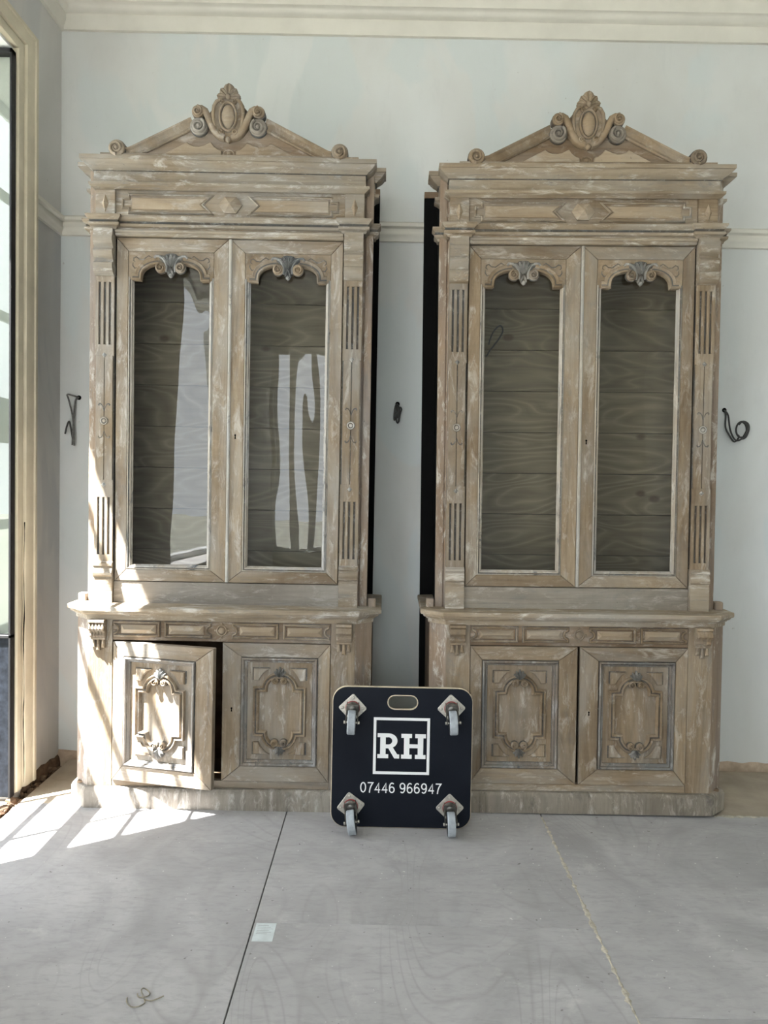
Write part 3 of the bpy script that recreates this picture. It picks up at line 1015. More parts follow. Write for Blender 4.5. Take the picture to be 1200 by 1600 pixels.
    # ---- lower doors
    for s in (-1, 1):
        hx = s * 0.480
        def lx(x): return x      # door-local x measured from the hinge towards the middle (0 .. 0.474)
        mx = -s
        b = nb()
        o_ = (0.0, 0.474, 0.126, 0.742); i_ = (0.052, 0.392, 0.194, 0.681)
        prism(b, rect(0.045, 0.40, 0.18, 0.69), 0.014, 0.026, mx=mx)
        d = obj('lower_door', b, 'wood_z', root, (hx, 0.0, 0.0), smooth=0)
        mitred_frame(d, o_, i_, -0.004, 0.024, mx)
        b = nb()
        q = 0.0135
        P = [(i_[0] + q, i_[2] + q), (i_[1] - q, i_[2] + q), (i_[1] - q, i_[3] - q), (i_[0] + q, i_[3] - q)]
        mp_ = [(-0.0135, 0), (-0.0135, 0.012), (-0.0105, 0.012), (-0.0100, 0.022), (-0.006, 0.026), (-0.002, 0.023), (0.0005, 0.016), (0.003, 0.014), (0.008, 0.006), (0.011, 0.006), (0.0115, 0.002), (0.0135, 0.0)]
        if mx < 0: mp_ = mp_
        ridge(b, P if mx > 0 else P, mp_, 0.014, closed=True, mx=mx, groove=(1, 2, 6, 10))
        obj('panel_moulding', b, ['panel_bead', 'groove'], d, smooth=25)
        cx, cz = 0.222, 0.4375
        def W(p): return (cx + p[0], cz + p[1])
        # cartouche border
        arc = []
        for k in range(9):
            a = radians(180 - 80 * k / 8)
            arc.append((-0.006 + 0.061 * cos(a), 0.099 + 0.060 * sin(a)))
        side = [(-0.1035, 0.0), (-0.1035, 0.097)] + arc
        left_top = side
        outline_l = [(p[0], -p[1]) for p in side[::-1]][:-1] + side[1:]
        top = outline_l + [(-p[0], p[1]) for p in outline_l[::-1]]
        prof = [(0.014, 0.0), (0.0135, 0.012), (0.010, 0.017), (0.006, 0.014), (0.004, 0.008), (-0.001, 0.008), (-0.003, 0.014), (-0.006, 0.018), (-0.010, 0.014), (-0.0125, 0.008), (-0.014, 0.0)]
        b = nb()
        ridge(b, [W(p) for p in top], prof, 0.014, closed=True, mx=mx, groove=(4,))
        obj('cartouche_border', b, ['wood_carved', 'groove'], d, smooth=35)
        for up in (1, -1):
            for sx in (-1, 1):
                b = nb()
                volute(b, mx * cx + sx * 0.0200, cz + up * 0.139, 0.0165, pi / 2 * up, -sx * up, 0.014, 0.009, 1.3, 0.019)
                obj('scroll', b, ['wood_carved', 'groove'], d, smooth=40)
            b = nb()
            shell(b, mx * cx, cz + up * 0.155, 0.045, 0.012, 0.017, 42, 138, 5, 0.26, up)
            obj('shell', b, 'wood_blue', d, smooth=50)
            for sx in (-1, 1):
                b = nb()
                Q = [(sx * 0.116, up * 0.194), (sx * 0.056, up * 0.194)]
                for k in range(1, 7):
                    a = radians(90 * k / 6)
                    Q.append((sx * (0.116 - 0.060 + 0.060 * sin(a) ** 1.3 * 0.98), up * (0.194 - 0.052 + 0.052 * (cos(a) ** 1.3 if k < 6 else 0.0))))
                Q = [(sx * 0.121, up * 0.195), (sx * 0.044, up * 0.195), (sx * 0.060, up * 0.186), (sx * 0.075, up * 0.173), (sx * 0.087, up * 0.157), (sx * 0.096, up * 0.139), (sx * 0.121, up * 0.139)]
                prism(b, [W(p) for p in Q], 0.012, 0.0145, 0.0, mi=1, mx=mx)
                prism(b, [(cx + 0.0015 * -sx + p[0] * 0.965, cz + p[1] * 0.985) for p in Q], 0.002, 0.0145, 0.004, mx=mx)
                obj('corner_block', b, ['wood_z', 'groove'], d, smooth=0)
        if s > 0:
            b = nb()
            kx, kz = mx * 0.432, 0.452
            prism(b, [(kx + 0.0042 * cos(a), kz + 0.0042 * sin(a)) for a in [2 * pi * k / 14 for k in range(14)]], -0.0046, -0.003)
            prism(b, [(kx - 0.002, kz), (kx + 0.002, kz), (kx + 0.003, kz - 0.015), (kx - 0.003, kz - 0.015)], -0.0046, -0.003)
            obj('keyhole', b, 'dark_hole', d, smooth=0)
        d['side'] = s
    # ---- upper carcase
    b = nb()
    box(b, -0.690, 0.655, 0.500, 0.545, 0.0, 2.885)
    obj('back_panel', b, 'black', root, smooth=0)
    b = nb()
    box(b, -0.690, 0.655, 0.494, 0.547, 2.885, 2.915)
    obj('back_panel_cap', b, 'raw', root, smooth=0)
    for s in (-1, 1):
        b = nb()
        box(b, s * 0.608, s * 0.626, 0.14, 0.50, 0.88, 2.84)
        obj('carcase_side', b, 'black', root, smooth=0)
        b = nb()
        plan_prism(b, [(s * 0.580, 0.074), (s * 0.5905, 0.074), (s * 0.5905, 0.112), (s * 0.596, 0.118), (s * 0.602, 0.112), (s * 0.632, 0.112), (s * 0.634, 0.114), (s * 0.634, 0.15), (s * 0.616, 0.15), (s * 0.580, 0.13)], 0.895, 2.835)
        obj('return_post', b, 'wood_rough', root, smooth=0)
    zz = 0.905
    k = 0
    while zz < 2.80:
        h = 0.2045
        b = nb()
        z1 = min(zz + h - 0.0025, 2.82)
        box(b, -0.605, 0.605, -0.009, 0.009, 0, z1 - zz, 0.0018)
        obj('back_board', b, 'boards', root, (0, 0.486, zz), smooth=0)
        zz += h; k += 1
    b = nb()
    box(b, -0.506, 0.506, 0.080, 0.100, 0.896, 0.995, 0.0012)
    obj('base_rail', b, 'wood_grey', root, smooth=0)
    # ---- pilasters
    for s in (-1, 1):
        xc = s * 0.5495
        YP = 0.066
        b = nb()
        w = 0.0415
        box(b, xc - w, xc + w, YP + 0.009, YP + 0.03, 1.07, 2.36, mi=1)
        for z0, z1 in ((1.07, 1.115), (1.372, 1.45), (2.0, 2.05), (2.325, 2.36)):
            box(b, xc - w, xc + w, YP, YP + 0.012, z0, z1, 0.0012)
        for z0, z1 in ((1.115, 1.372), (2.05, 2.325)):
            for c_, hw in ((-0.0345, 0.007), (-0.0115, 0.0065), (0.0115, 0.0065), (0.0345, 0.007)):
                box(b, xc + c_ - hw, xc + c_ + hw, YP, YP + 0.012, z0 - 0.001, z1 + 0.001, 0.0012)
        for a0, a1 in ((-0.037, -0.0014), (0.0014, 0.037)):
            box(b, xc + a0, xc + a1, YP, YP + 0.012, 1.449, 2.001, 0.001)
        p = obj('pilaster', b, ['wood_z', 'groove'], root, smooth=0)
        for zd in (2.004, 1.428):
            b = nb()
            R = 0.013
            base_ = [(R, 0), (0, R), (-R, 0), (0, -R)]
            A = [b.verts.new((xc + q[0], YP + 0.001, zd + q[1])) for q in base_]
            t = b.verts.new((xc, YP - 0.007, zd))
            for k2 in range(4): b.faces.new((A[k2], A[(k2 + 1) % 4], t))
            obj('lozenge', b, 'wood_blue', p, smooth=0)
        b = nb()
        zc = 1.712
        prism(b, [(xc + 0.019 * cos(a), zc + 0.019 * sin(a)) for a in [2 * pi * q / 20 for q in range(20)]], YP - 0.0008, YP + 0.004, mi=1)
        ridge(b, [(xc + 0.0145 * cos(a), zc + 0.0145 * sin(a)) for a in [2 * pi * q / 20 for q in range(20)]], half(0.006, 0.005), YP, closed=True)
        dome(b, xc, zc, 0.009, 0.009, 0.004, YP + 0.0005, 14, 3)
        obj('roundel', b, ['wood_bead', 'groove'], p, smooth=40)
        for up in (1, -1):
            for sx in (-1, 1):
                b = nb()
                pts = [(xc + sx * q[0], zc + up * q[1]) for q in ((0.001, 0.045), (0.006, 0.064), (0.013, 0.074), (0.021, 0.076), (0.025, 0.071), (0.022, 0.067))]
                ridge(b, pts, half(0.005, 0.002), YP, widths=[0.5, 0.7, 0.8, 1, 1, 0.7])
                obj('tendril', b, 'groove', p, smooth=40)
        b = nb()
        prof = [(YP + 0.03, 0.897), (YP - 0.008, 0.897), (YP - 0.008, 1.006), (YP - 0.004, 1.010), (YP - 0.004, 1.017), (YP - 0.014, 1.024), (YP - 0.016, 1.035), (YP - 0.010, 1.05), (YP - 0.006, 1.062), (YP - 0.012, 1.066), (YP - 0.012, 1.077), (YP - 0.002, 1.085), (YP + 0.03, 1.085)]
        extrude_x(b, prof, xc - 0.0425, xc + 0.0425)
        obj('pilaster_base', b, 'wood_mould', root, smooth=30)
        b = nb()
        prof = [(0.036, 2.552), (0.034, 2.525), (0.028, 2.513), (0.028, 2.498), (0.038, 2.482), (0.046, 2.474), (0.046, 2.467), (0.036, 2.463), (0.030, 2.452),
                (0.034, 2.437), (0.043, 2.424), (0.048, 2.414), (0.048, 2.408), (0.036, 2.403), (0.032, 2.392), (0.035, 2.375), (0.046, 2.360), (0.058, 2.352), (0.085, 2.350), (0.085, 2.552)]
        extrude_x(b, prof, xc - 0.042, xc + 0.042)
        obj('console', b, 'wood_mould', root, smooth=40)
        b = nb()
        box(b, xc - 0.0425, xc + 0.0425, 0.064, 0.10, 2.606, 2.735, 0.001)
        fb = obj('frieze_block', b, 'wood_x', root, smooth=0)
        b = nb()
        base_ = [(0.0155, 0), (0, 0.041), (-0.0155, 0), (0, -0.041)]
        A = [b.verts.new((xc + q[0], 0.0645, 2.668 + q[1])) for q in base_]
        T0 = b.verts.new((xc, 0.044, 2.668))
        for k2 in range(4): b.faces.new((A[k2], A[(k2 + 1) % 4], T0))
        obj('lozenge', b, 'wood_tan', fb, smooth=0)
    # ---- upper doors
    for s in (-1, 1):
        mx = -s                                  # door-local x: 0 at the hinge edge, 0.497 at the meeting edge
        o_ = (0.0, 0.4975, 0.9985, 2.5235)
        i_ = (0.052, 0.432, 1.050, 2.465)
        b = nb()
        for r_ in (rect(0.004, 0.062, 1.002, 2.52), rect(0.422, 0.494, 1.002, 2.52), rect(0.062, 0.422, 1.002, 1.056), rect(0.062, 0.422, 2.34, 2.52)):
            if r_[0][1] > 2.3:
                continue
            prism(b, r_, 0.026, 0.034, mx=mx)
        d = obj('upper_door', b, 'wood_z', root, (s * 0.5015, 0.076, 0.0), smooth=0)
        mitred_frame(d, o_, i_, 0.0, 0.028, mx)
        # glazing bead
        w = 0.011
        P = [(i_[0] + w, 2.352), (i_[0] + w, i_[2] + w), (i_[1] - w, i_[2] + w), (i_[1] - w, 2.352)]
        b = nb()
        ridge(b, P, [(-w, 0), (-w, 0.020), (-w * 0.5, 0.025), (0, 0.021), (w * 0.45, 0.019), (w * 0.7, 0.010), (w, 0.008), (w, 0)], 0.024, mx=mx, groove=(2,))
        obj('glazing_bead', b, ['wood_bead', 'groove'], d, smooth=30)
        xc = (i_[0] + i_[1]) / 2
        # spandrel with arched lower edge
        arch = [(-0.172, 0.350), (-0.134, 0.336)]
        for k in range(11):
            a = radians(180 - 90 * k / 10)
            arch.append((-0.050 + 0.082 * cos(a) * 1.0, 2.356 - 2.0 + 0.052 * sin(a)))
        arch = [(p[0], p[1] + 2.0) for p in arch]
        arch[0] = (-0.1885, 2.345); arch.insert(1, (-0.172, 2.337))
        full = arch + [(-p[0], p[1]) for p in arch[::-1]]
        poly = [(-0.1895, 2.4645)] + full + [(0.1895, 2.4645)]
        b = nb()
        prism(b, [(xc + p[0], p[1]) for p in poly], 0.001, 0.026, 0.002, mx=mx)
        obj('spandrel', b, 'wood_carved', d, smooth=25)
        b = nb()
        ridge(b, [(xc + p[0], p[1] + 0.004) for p in arch[1:]], [(-0.004, 0), (-0.004, 0.005), (0.000, 0.011), (0.004, 0.008), (0.008, 0.003), (0.014, 0.002), (0.020, 0.005), (0.025, 0.008), (0.028, 0.006), (0.029, 0)], 0.001, mx=mx, groove=(4,))
        obj('arch_moulding', b, ['wood_carved', 'groove'], d, smooth=40)
        b = nb()
        ridge(b, [(xc - p[0], p[1] + 0.004) for p in arch[1:]][::-1], [(-0.004, 0), (-0.004, 0.005), (0.000, 0.011), (0.004, 0.008), (0.008, 0.003), (0.014, 0.002), (0.020, 0.005), (0.025, 0.008), (0.028, 0.006), (0.029, 0)], 0.001, mx=mx, groove=(4,))
        obj('arch_moulding', b, ['wood_carved', 'groove'], d, smooth=40)
        X = mx * xc
        b = nb()
        volute(b, X - 0.043, 2.391, 0.024, pi * 0.6, 1, 0.003, 0.011, 1.4, 0.018)
        obj('keystone_scroll', b, ['wood_carved', 'groove'], d, smooth=40)
        b = nb()
        volute(b, X + 0.043, 2.391, 0.024, pi * 0.4, -1, 0.003, 0.011, 1.4, 0.018)
        obj('keystone_scroll', b, ['wood_carved', 'groove'], d, smooth=40)
        b = nb()
        kp = [(-0.066, 2.438), (-0.052, 2.449), (-0.030, 2.446), (-0.022, 2.454), (-0.008, 2.457), (0.008, 2.457), (0.022, 2.454), (0.030, 2.446), (0.052, 2.449), (0.066, 2.438), (0.044, 2.424), (0.026, 2.405), (0.022, 2.378), (0.010, 2.356), (0, 2.346), (-0.010, 2.356), (-0.022, 2.378), (-0.026, 2.405), (-0.044, 2.424)]
        prism(b, [(X + p[0], p[1]) for p in kp], -0.005, 0.004, 0.003, mi=1)
        for a, l, wd in ((90, 0.058, 0.016), (110, 0.060, 0.013), (70, 0.060, 0.013), (128, 0.062, 0.012), (52, 0.062, 0.012), (250, 0.036, 0.010), (290, 0.036, 0.010)):
            lobe(b, X, 2.394, radians(a), l, wd, 0.011, -0.004)
        for sx in (-1, 1):
            pp = [(X + sx * q[0], q[1]) for q in ((0.074, 2.434), (0.066, 2.443), (0.050, 2.442), (0.034, 2.432), (0.024, 2.416), (0.019, 2.396), (0.020, 2.374))]
            ridge(b, pp if sx < 0 else pp[::-1], half(0.011, 0.011), -0.004)
        dome(b, X, 2.358, 0.010, 0.010, 0.012, -0.004, 12, 3)
        dome(b, X, 2.392, 0.006, 0.010, 0.010, -0.006, 12, 3, mi=1)
        obj('keystone_leaf', b, ['wood_blue', 'groove'], d, smooth=45)
        for sx in (-1, 1):
            for pts in (((0.085, 2.437), (0.10, 2.446), (0.112, 2.438), (0.125, 2.428), (0.142, 2.430), (0.155, 2.440), (0.166, 2.436), (0.168, 2.424), (0.160, 2.418)),
                        ((0.170, 2.415), (0.171, 2.402), (0.162, 2.390), (0.152, 2.393)), ((0.122, 2.420), (0.116, 2.415), (0.106, 2.419))):
                b = nb()
                pp = [(X + sx * q[0], q[1]) for q in pts]
                ridge(b, pp, half(0.0045, 0.0016), 0.0012, widths=[0.6] + [1] * (len(pp) - 2) + [0.6])
                obj('incised_scroll', b, 'groove', d, smooth=40)
        # glass, slightly uneven old pane
        b = nb()
        nx_, nz_ = 2, 2
        face(b, [(mx * 0.070, 0.0245, 1.066), (mx * 0.415, 0.0245, 1.066), (mx * 0.415, 0.0245, 2.45), (mx * 0.070, 0.0245, 2.45)])
        obj('glass_pane', b, 'glass', d, smooth=0)
        if s > 0:
            b = nb()
            kx, kz = mx * 0.468, 1.66
            prism(b, [(kx + 0.0045 * cos(a), kz + 0.0045 * sin(a)) for a in [2 * pi * k / 14 for k in range(14)]], -0.0008, 0.001)
            prism(b, [(kx - 0.002, kz), (kx + 0.002, kz), (kx + 0.003, kz - 0.017), (kx - 0.003, kz - 0.017)], -0.0008, 0.001)
            obj('keyhole', b, 'dark_hole', d, smooth=0)
    b = nb()
    extrude_pts = [(-0.007, 0), (-0.007, 0.006), (-0.003, 0.010), (0.003, 0.010), (0.007, 0.006), (0.007, 0)]
    ridge(b, [(0.004, 1.0), (0.004, 2.522)], extrude_pts, 0.078)
    obj('astragal', b, 'wood_bead', root, smooth=30)
    # ---- architrave over the doors
    b = nb()
    path = [(-0.636, 0.165), (-0.636, 0.125), (-0.596, 0.125), (-0.596, 0.058), (-0.502, 0.058), (-0.502, 0.078), (0.502, 0.078), (0.502, 0.058), (0.596, 0.058), (0.596, 0.125), (0.636, 0.125), (0.636, 0.165)]
    sweep_plan(b, path, [(0, 2.552), (0.006, 2.552), (0.010, 2.562), (0.020, 2.567), (0.022, 2.578), (0.014, 2.583), (0.018, 2.590), (0.028, 2.600), (0.030, 2.604), (0.030, 2.612), (0, 2.614)], groove=(4, 5))
    obj('architrave', b, ['wood_mould', 'groove'], root, smooth=30)
    b = nb()
    plan_prism(b, [(-0.63, 0.2), (-0.63, 0.13), (-0.594, 0.13), (-0.594, 0.066), (0.594, 0.066), (0.594, 0.13), (0.63, 0.13), (0.63, 0.2)], 2.553, 2.6125)
    obj('architrave_core', b, 'wood_x', root, smooth=0)
    b = nb()
    box(b, -0.504, 0.504, 0.058, 0.090, 2.5265, 2.556, 0.003)
    box(b, -0.504, 0.504, 0.050, 0.090, 2.540, 2.552, 0.003)
    obj('door_head', b, 'wood_mould', root, smooth=0)
    # ---- frieze
    b = nb()
    box(b, -0.507, 0.507, 0.078, 0.100, 2.606, 2.735, 0.001)
    fz = obj('frieze', b, 'wood_x', root, smooth=0)
    for s in (-1, 1):
        b = nb()
        P = [(-0.448, 0.040), (-0.080, 0.040), (-0.122, 0.0), (-0.080, -0.040), (-0.448, -0.040), (-0.448, -0.020), (-0.476, -0.020), (-0.476, 0.020), (-0.448, 0.020)]
        P = [(p[0] * -s, p[1] + 2.672) for p in P]
        if area(P) < 0: P = P[::-1]
        ridge(b, P, [(0.005, 0), (0.005, 0.006), (0.001, 0.010), (-0.005, 0.004), (-0.005, 0)], 0.078, closed=True)
        f2 = obj('frieze_moulding', b, 'wood_mould', fz, smooth=25)
        b = nb()
        Q = [(-0.436, 0.026), (-0.106, 0.026), (-0.133, 0.0), (-0.106, -0.026), (-0.436, -0.026)]
        prism(b, [(p[0] * -s, p[1] + 2.672) for p in Q], 0.072, 0.0785, 0.003)
        obj('frieze_field', b, 'wood_tan', fz, smooth=0)
    b = nb()
    R = [(0.052, 0), (0.026, 0.036), (-0.026, 0.036), (-0.052, 0), (-0.026, -0.036), (0.026, -0.036)]
    A = [b.verts.new((q[0], 0.0785, 2.672 + q[1])) for q in R]
    A1 = [b.verts.new((q[0], 0.070, 2.672 + q[1])) for q in R]
    t = b.verts.new((0, 0.048, 2.672))
    for k in range(6):
        j = (k + 1) % 6
        b.faces.new((A[k], A[j], A1[j], A1[k])); b.faces.new((A1[k], A1[j], t))
    obj('frieze_diamond', b, 'wood_tan', fz, smooth=0)
    # ---- cornice
    b = nb()
    sweep_plan(b, UP_PATH, [(0, 2.728), (0.008, 2.728), (0.016, 2.734), (0.030, 2.741), (0.031, 2.752), (0.014, 2.757), (0.012, 2.803), (0.018, 2.806), (0.022, 2.812),
                            (0.034, 2.818), (0.046, 2.828), (0.054, 2.838), (0.060, 2.840), (0.060, 2.857), (0.0, 2.860)], groove=(4, 6))
    obj('cornice', b, ['wood_mould', 'groove'], root, smooth=30)
    b = nb()
    plan_prism(b, [(-0.625, 0.52), (-0.625, 0.155), (-0.584, 0.155), (-0.584, 0.064), (0.584, 0.064), (0.584, 0.155), (0.625, 0.155), (0.625, 0.52)], 2.835, 2.8595)
    obj('top_board', b, 'wood_x', root, smooth=0)
    b = nb()
    plan_prism(b, [(-0.555, 0.09), (-0.555, 0.014), (0.565, 0.014), (0.565, 0.09)], 2.8595, 2.867)
    obj('pediment_base', b, 'wood_x', root, smooth=0)
    # ---- pediment
    YT = 0.030
    b = nb()
    prism(b, [(-0.46, 2.866), (0.46, 2.866), (0.165, 3.012), (0.12, 3.02), (0.06, 3.09), (-0.06, 3.09), (-0.12, 3.02), (-0.165, 3.012)], YT, YT + 0.022)
    ped = obj('pediment', b, 'wood_dark', root, (0, 0, -0.008), smooth=0)
    for s in (-1, 1):
        b = nb()
        rp = [(s * 0.452, 2.884), (s * 0.430, 2.880), (s * 0.40, 2.889), (s * 0.155, 3.011)]
        if s < 0: rp = rp
        w2 = 0.026
        prof = [(-w2, 0), (-w2, 0.022), (-w2 + 0.005, 0.027), (-w2 + 0.010, 0.022), (-0.008, 0.018), (0.010, 0.020), (w2 - 0.008, 0.027), (w2 - 0.002, 0.028), (w2, 0.024), (w2, 0)]
        if s > 0: prof = [(-p[0], p[1]) for p in prof][::-1]
        ridge(b, rp, prof, YT + 0.012, widths=[0.55, 0.85, 1, 1], hs=[1, 1, 1, 1])
        obj('raking_cornice', b, 'wood_carved', ped, smooth=30)
        b = nb()
        volute(b, s * 0.4825, 2.894, 0.035, -pi / 2, -s * -1.0, YT + 0.02, 0.010, 1.5, 0.044)
        obj('foot_scroll', b, ['wood_carved', 'groove'], ped, smooth=40)
        b = nb()
        volute(b, s * 0.128, 2.992, 0.037, pi / 2 + s * 0.5, s, YT + 0.02, 0.012, 1.5, 0.045)
        obj('inner_volute', b, ['wood_grey', 'groove'], ped, smooth=40)
        b = nb()
        volute(b, s * 0.131, 3.052, 0.0255, pi / 2, s, YT + 0.02, 0.010, 1.4, 0.052)
        arm = [(s * p[0], p[1]) for p in ((0.131, 3.066), (0.116, 3.065), (0.100, 3.056), (0.090, 3.036), (0.080, 3.012), (0.068, 2.988), (0.053, 2.967), (0.034, 2.952), (0.014, 2.944))]
        ridge(b, arm, half(0.028, 0.012, 0.036), YT + 0.01, widths=[0.8, 1, 1, 1, 1.05, 1.05, 1.0, 0.95, 0.8], hs=[1] * 9)
        obj('scroll_arm', b, ['wood_carved', 'groove'], ped, smooth=40)
        b = nb()
        Q = [(0.030, 2.872), (0.290, 2.872), (0.182, 2.930), (0.168, 2.919), (0.150, 2.913), (0.130, 2.912), (0.110, 2.917), (0.092, 2.926), (0.078, 2.932), (0.066, 2.915), (0.050, 2.902), (0.031, 2.895)]
        prism(b, [(s * p[0], p[1]) for p in Q], YT - 0.010, YT + 0.002, 0.003)
        obj('tympanum_inlay', b, 'wood_tan', ped, smooth=0)
    # central cartouche
    b = nb()
    ell = lambda rx, rz, cz, n=32: [(rx * cos(2 * pi * k / n), cz + rz * sin(2 * pi * k / n)) for k in range(n)]
    sh = [(0, 2.928), (0.02, 2.938), (0.045, 2.955), (0.06, 2.985), (0.068, 3.03), (0.070, 3.06), (0.062, 3.09), (0.045, 3.106), (0.02, 3.112)]
    sh = sh + [(-p[0], p[1]) for p in sh[::-1][:-1]]
    prism(b, sh, YT - 0.026, YT + 0.024, 0.006)
    cart = obj('cartouche', b, 'wood_carved', ped, smooth=30)
    def cpart(name, b, mat):
        return obj(name, b, [mat, 'groove'], ped, smooth=45)
    b = nb()
    outer = [(0.055, 2.975), (0.062, 3.01), (0.0655, 3.045), (0.062, 3.075), (0.050, 3.096), (0.034, 3.104)]
    for s in (-1, 1):
        pp = [(s * p[0], p[1]) for p in outer]
        ridge(b, pp, half(0.015, 0.010), YT - 0.026, widths=[0.6, 1, 1, 1, 1, 0.8])
        volute(b, s * 0.026, 3.094, 0.011, pi / 2, -s, YT - 0.02, 0.006, 1.2, 0.010)
        volute(b, s * 0.0305, 2.964, 0.0155, -pi / 2, s, YT - 0.02, 0.007, 1.2, 0.012)
    cpart('cartouche_scrolls', b, 'wood_carved')
    b = nb()
    prism(b, ell(0.043, 0.067, 3.032), YT - 0.027, YT - 0.02, mi=1)
    ridge(b, ell(0.036, 0.060, 3.032), half(0.011, 0.012), YT - 0.025, closed=True)
    cpart('oval_rim', b, 'wood_carved')
    b = nb()
    dome(b, 0, 3.032, 0.029, 0.052, 0.016, YT - 0.025, 28, 6)
    cpart('oval_boss', b, 'wood_tan')
    b = nb()
    dome(b, 0, 2.938, 0.012, 0.014, 0.010, YT - 0.022, 12, 3)
    cpart('pendant', b, 'wood_carved')
    b = nb()
    for a, l, wd in ((90, 0.062, 0.050), (132, 0.052, 0.036), (48, 0.052, 0.036), (170, 0.052, 0.034), (10, 0.052, 0.034)):
        lobe(b, 0, 3.114, radians(a), l, wd, 0.014, YT - 0.016)
        lobe(b, 0, 3.114, radians(a), l * 0.97, wd, -0.028, YT - 0.0155)
    dome(b, 0, 3.116, 0.011, 0.014, 0.012, YT - 0.028, 14, 4)
    cpart('shell_crest', b, 'wood_carved')
    b = nb()
    ridge(b, ell(0.022, 0.018, 2.884, 20), half(0.006, 0.004), YT, closed=True)
    dome(b, 0, 2.884, 0.010, 0.012, 0.008, YT, 14, 4)
    cpart('rosette', b, 'wood_carved')
    return root

cabL = build_cabinet()
cabR = copy_tree(cabL)
def set_tint(root, c, rnd):
    for ch in root.children_recursive:
        if ch.type == 'MESH':
            v = 1 + (rnd.random() - 0.5) * 0.24
            ch.color = (c[0] * v, c[1] * v, c[2] * v, 1)
set_tint(cabL, (0.95, 0.95, 0.955), random.Random(1))
set_tint(cabR, (0.95, 0.915, 0.87), random.Random(2))
cabL.location = (-0.705, 3.365, 0.0)
cabR.location = (0.883, 3.382, 0.007)
cabR.rotation_euler = (0, -0.0095, -0.012)
tag(cabL, 'tall weathered wooden glazed cabinet nearer the sunny wall, one lower door ajar', 'cabinet', 'pair of display cabinets')
tag(cabR, 'tall weathered wooden glazed cabinet on the right, all its doors shut', 'cabinet', 'pair of display cabinets')
for ch in cabL.children:
    if ch.name.startswith('lower_door') and ch.get('side') == -1:
        ch.rotation_euler = (0, 0.006, -0.205)
        ch.location.z -= 0.004
        ch['label'] = 'lower door standing ajar'
for o in bpy.data.objects:
    if 'side' in o: del o['side']

# ------------------------------------------------------------------ dolly
dolly = empty('moving_dolly', (0.095, 3.2, 0.0), (-0.03, 0, -0.004))
tag(dolly, 'black square moving dolly with four castors standing on edge before the cabinets', 'dolly')
def rrect(hw, z0, z1, r, n=8):
    P = []
    for cx_, cz_, a0 in ((hw - r, z0 + r, -90), (hw - r, z1 - r, 0), (-hw + r, z1 - r, 90), (-hw + r, z0 + r, 180)):
        for k in range(n + 1):
            a = radians(a0 + 90 * k / n)
            P.append((cx_ + r * cos(a), cz_ + r * sin(a)))
    return P
HWD, ZD = 0.297, 0.598
OUT = rrect(HWD, 0.002, ZD, 0.062)
def stadium(cz, hw, r, n=9):
    P = []
    for sx, a0 in ((1, -90), (-1, 90)):
        for k in range(n):
            a = radians(a0 + 180 * k / (n - 1))
            P.append((sx * (hw - r) + r * cos(a), cz + r * sin(a)))
    return P
HOLE = stadium(0.534, 0.064, 0.030)
def plate_with_hole(bm, outer, hole, y0, y1, bev):
    """front y0, back y1; side walls material 1; hole walls material 1"""
    def ringv(P, y): return [bm.verts.new((p[0], y, p[1])) for p in P]
    oi = offset(outer, bev)
    f_o, f_b, b_o = ringv(oi, y0), ringv(outer, y0 + bev), ringv(outer, y1)
    ho = offset(hole[::-1], bev)[::-1] if False else hole
    hb = [(p[0] * 1.0, p[1]) for p in hole]
    f_h, b_h = ringv(hole, y0), ringv(hole, y1)
    for R0, R1, m in ((f_o, f_b, 1), (f_b, b_o, 1)):
        for i in range(len(R0)):
            j = (i + 1) % len(R0)
            bm.faces.new((R0[i], R1[i], R1[j], R0[j])).material_index = m
    for i in range(len(f_h)):
        j = (i + 1) % len(f_h)
        bm.faces.new((f_h[i], f_h[j], b_h[j], b_h[i])).material_index = 1
    def fill(ro, rh):
        ed = []
        for R in (ro, rh):
            for i in range(len(R)):
                a, b_ = R[i], R[(i + 1) % len(R)]
                e = bm.edges.get((a, b_)) or bm.edges.new((a, b_))
                ed.append(e)
        res = bmesh.ops.triangle_fill(bm, use_beauty=True, use_dissolve=False, edges=ed)
        for g in res['geom']:
            if isinstance(g, bmesh.types.BMFace): g.material_index = 0
    fill(f_o, f_h); fill(b_o, b_h)
bm = nb()
plate_with_hole(bm, OUT, HOLE, 0.0, 0.018, 0.0025)
deck = obj('deck', bm, ['board_face', 'ply_edge'], dolly, smooth=30)
bm = nb()
ridge(bm, HOLE, [(0.003, 0), (0.003, 0.0006), (-0.0015, 0.0008), (-0.0015, -0.004)], 0.0, closed=True)
obj('hand_hole_edge', bm, 'ply_edge', dolly, smooth=0)
# printed logo square
bm = nb()
FX0, FX1, FZ0, FZ1, FT = -0.121, 0.117, 0.229, 0.469, 0.0115
for r_ in (rect(FX0, FX1, FZ1 - FT, FZ1), rect(FX0, FX1, FZ0, FZ0 + FT), rect(FX0, FX0 + FT, FZ0 + FT, FZ1 - FT), rect(FX1 - FT, FX1, FZ0 + FT, FZ1 - FT)):
    prism(bm, r_, -0.0009, 0.0)
obj('logo_square', bm, 'white_print', dolly, smooth=0)
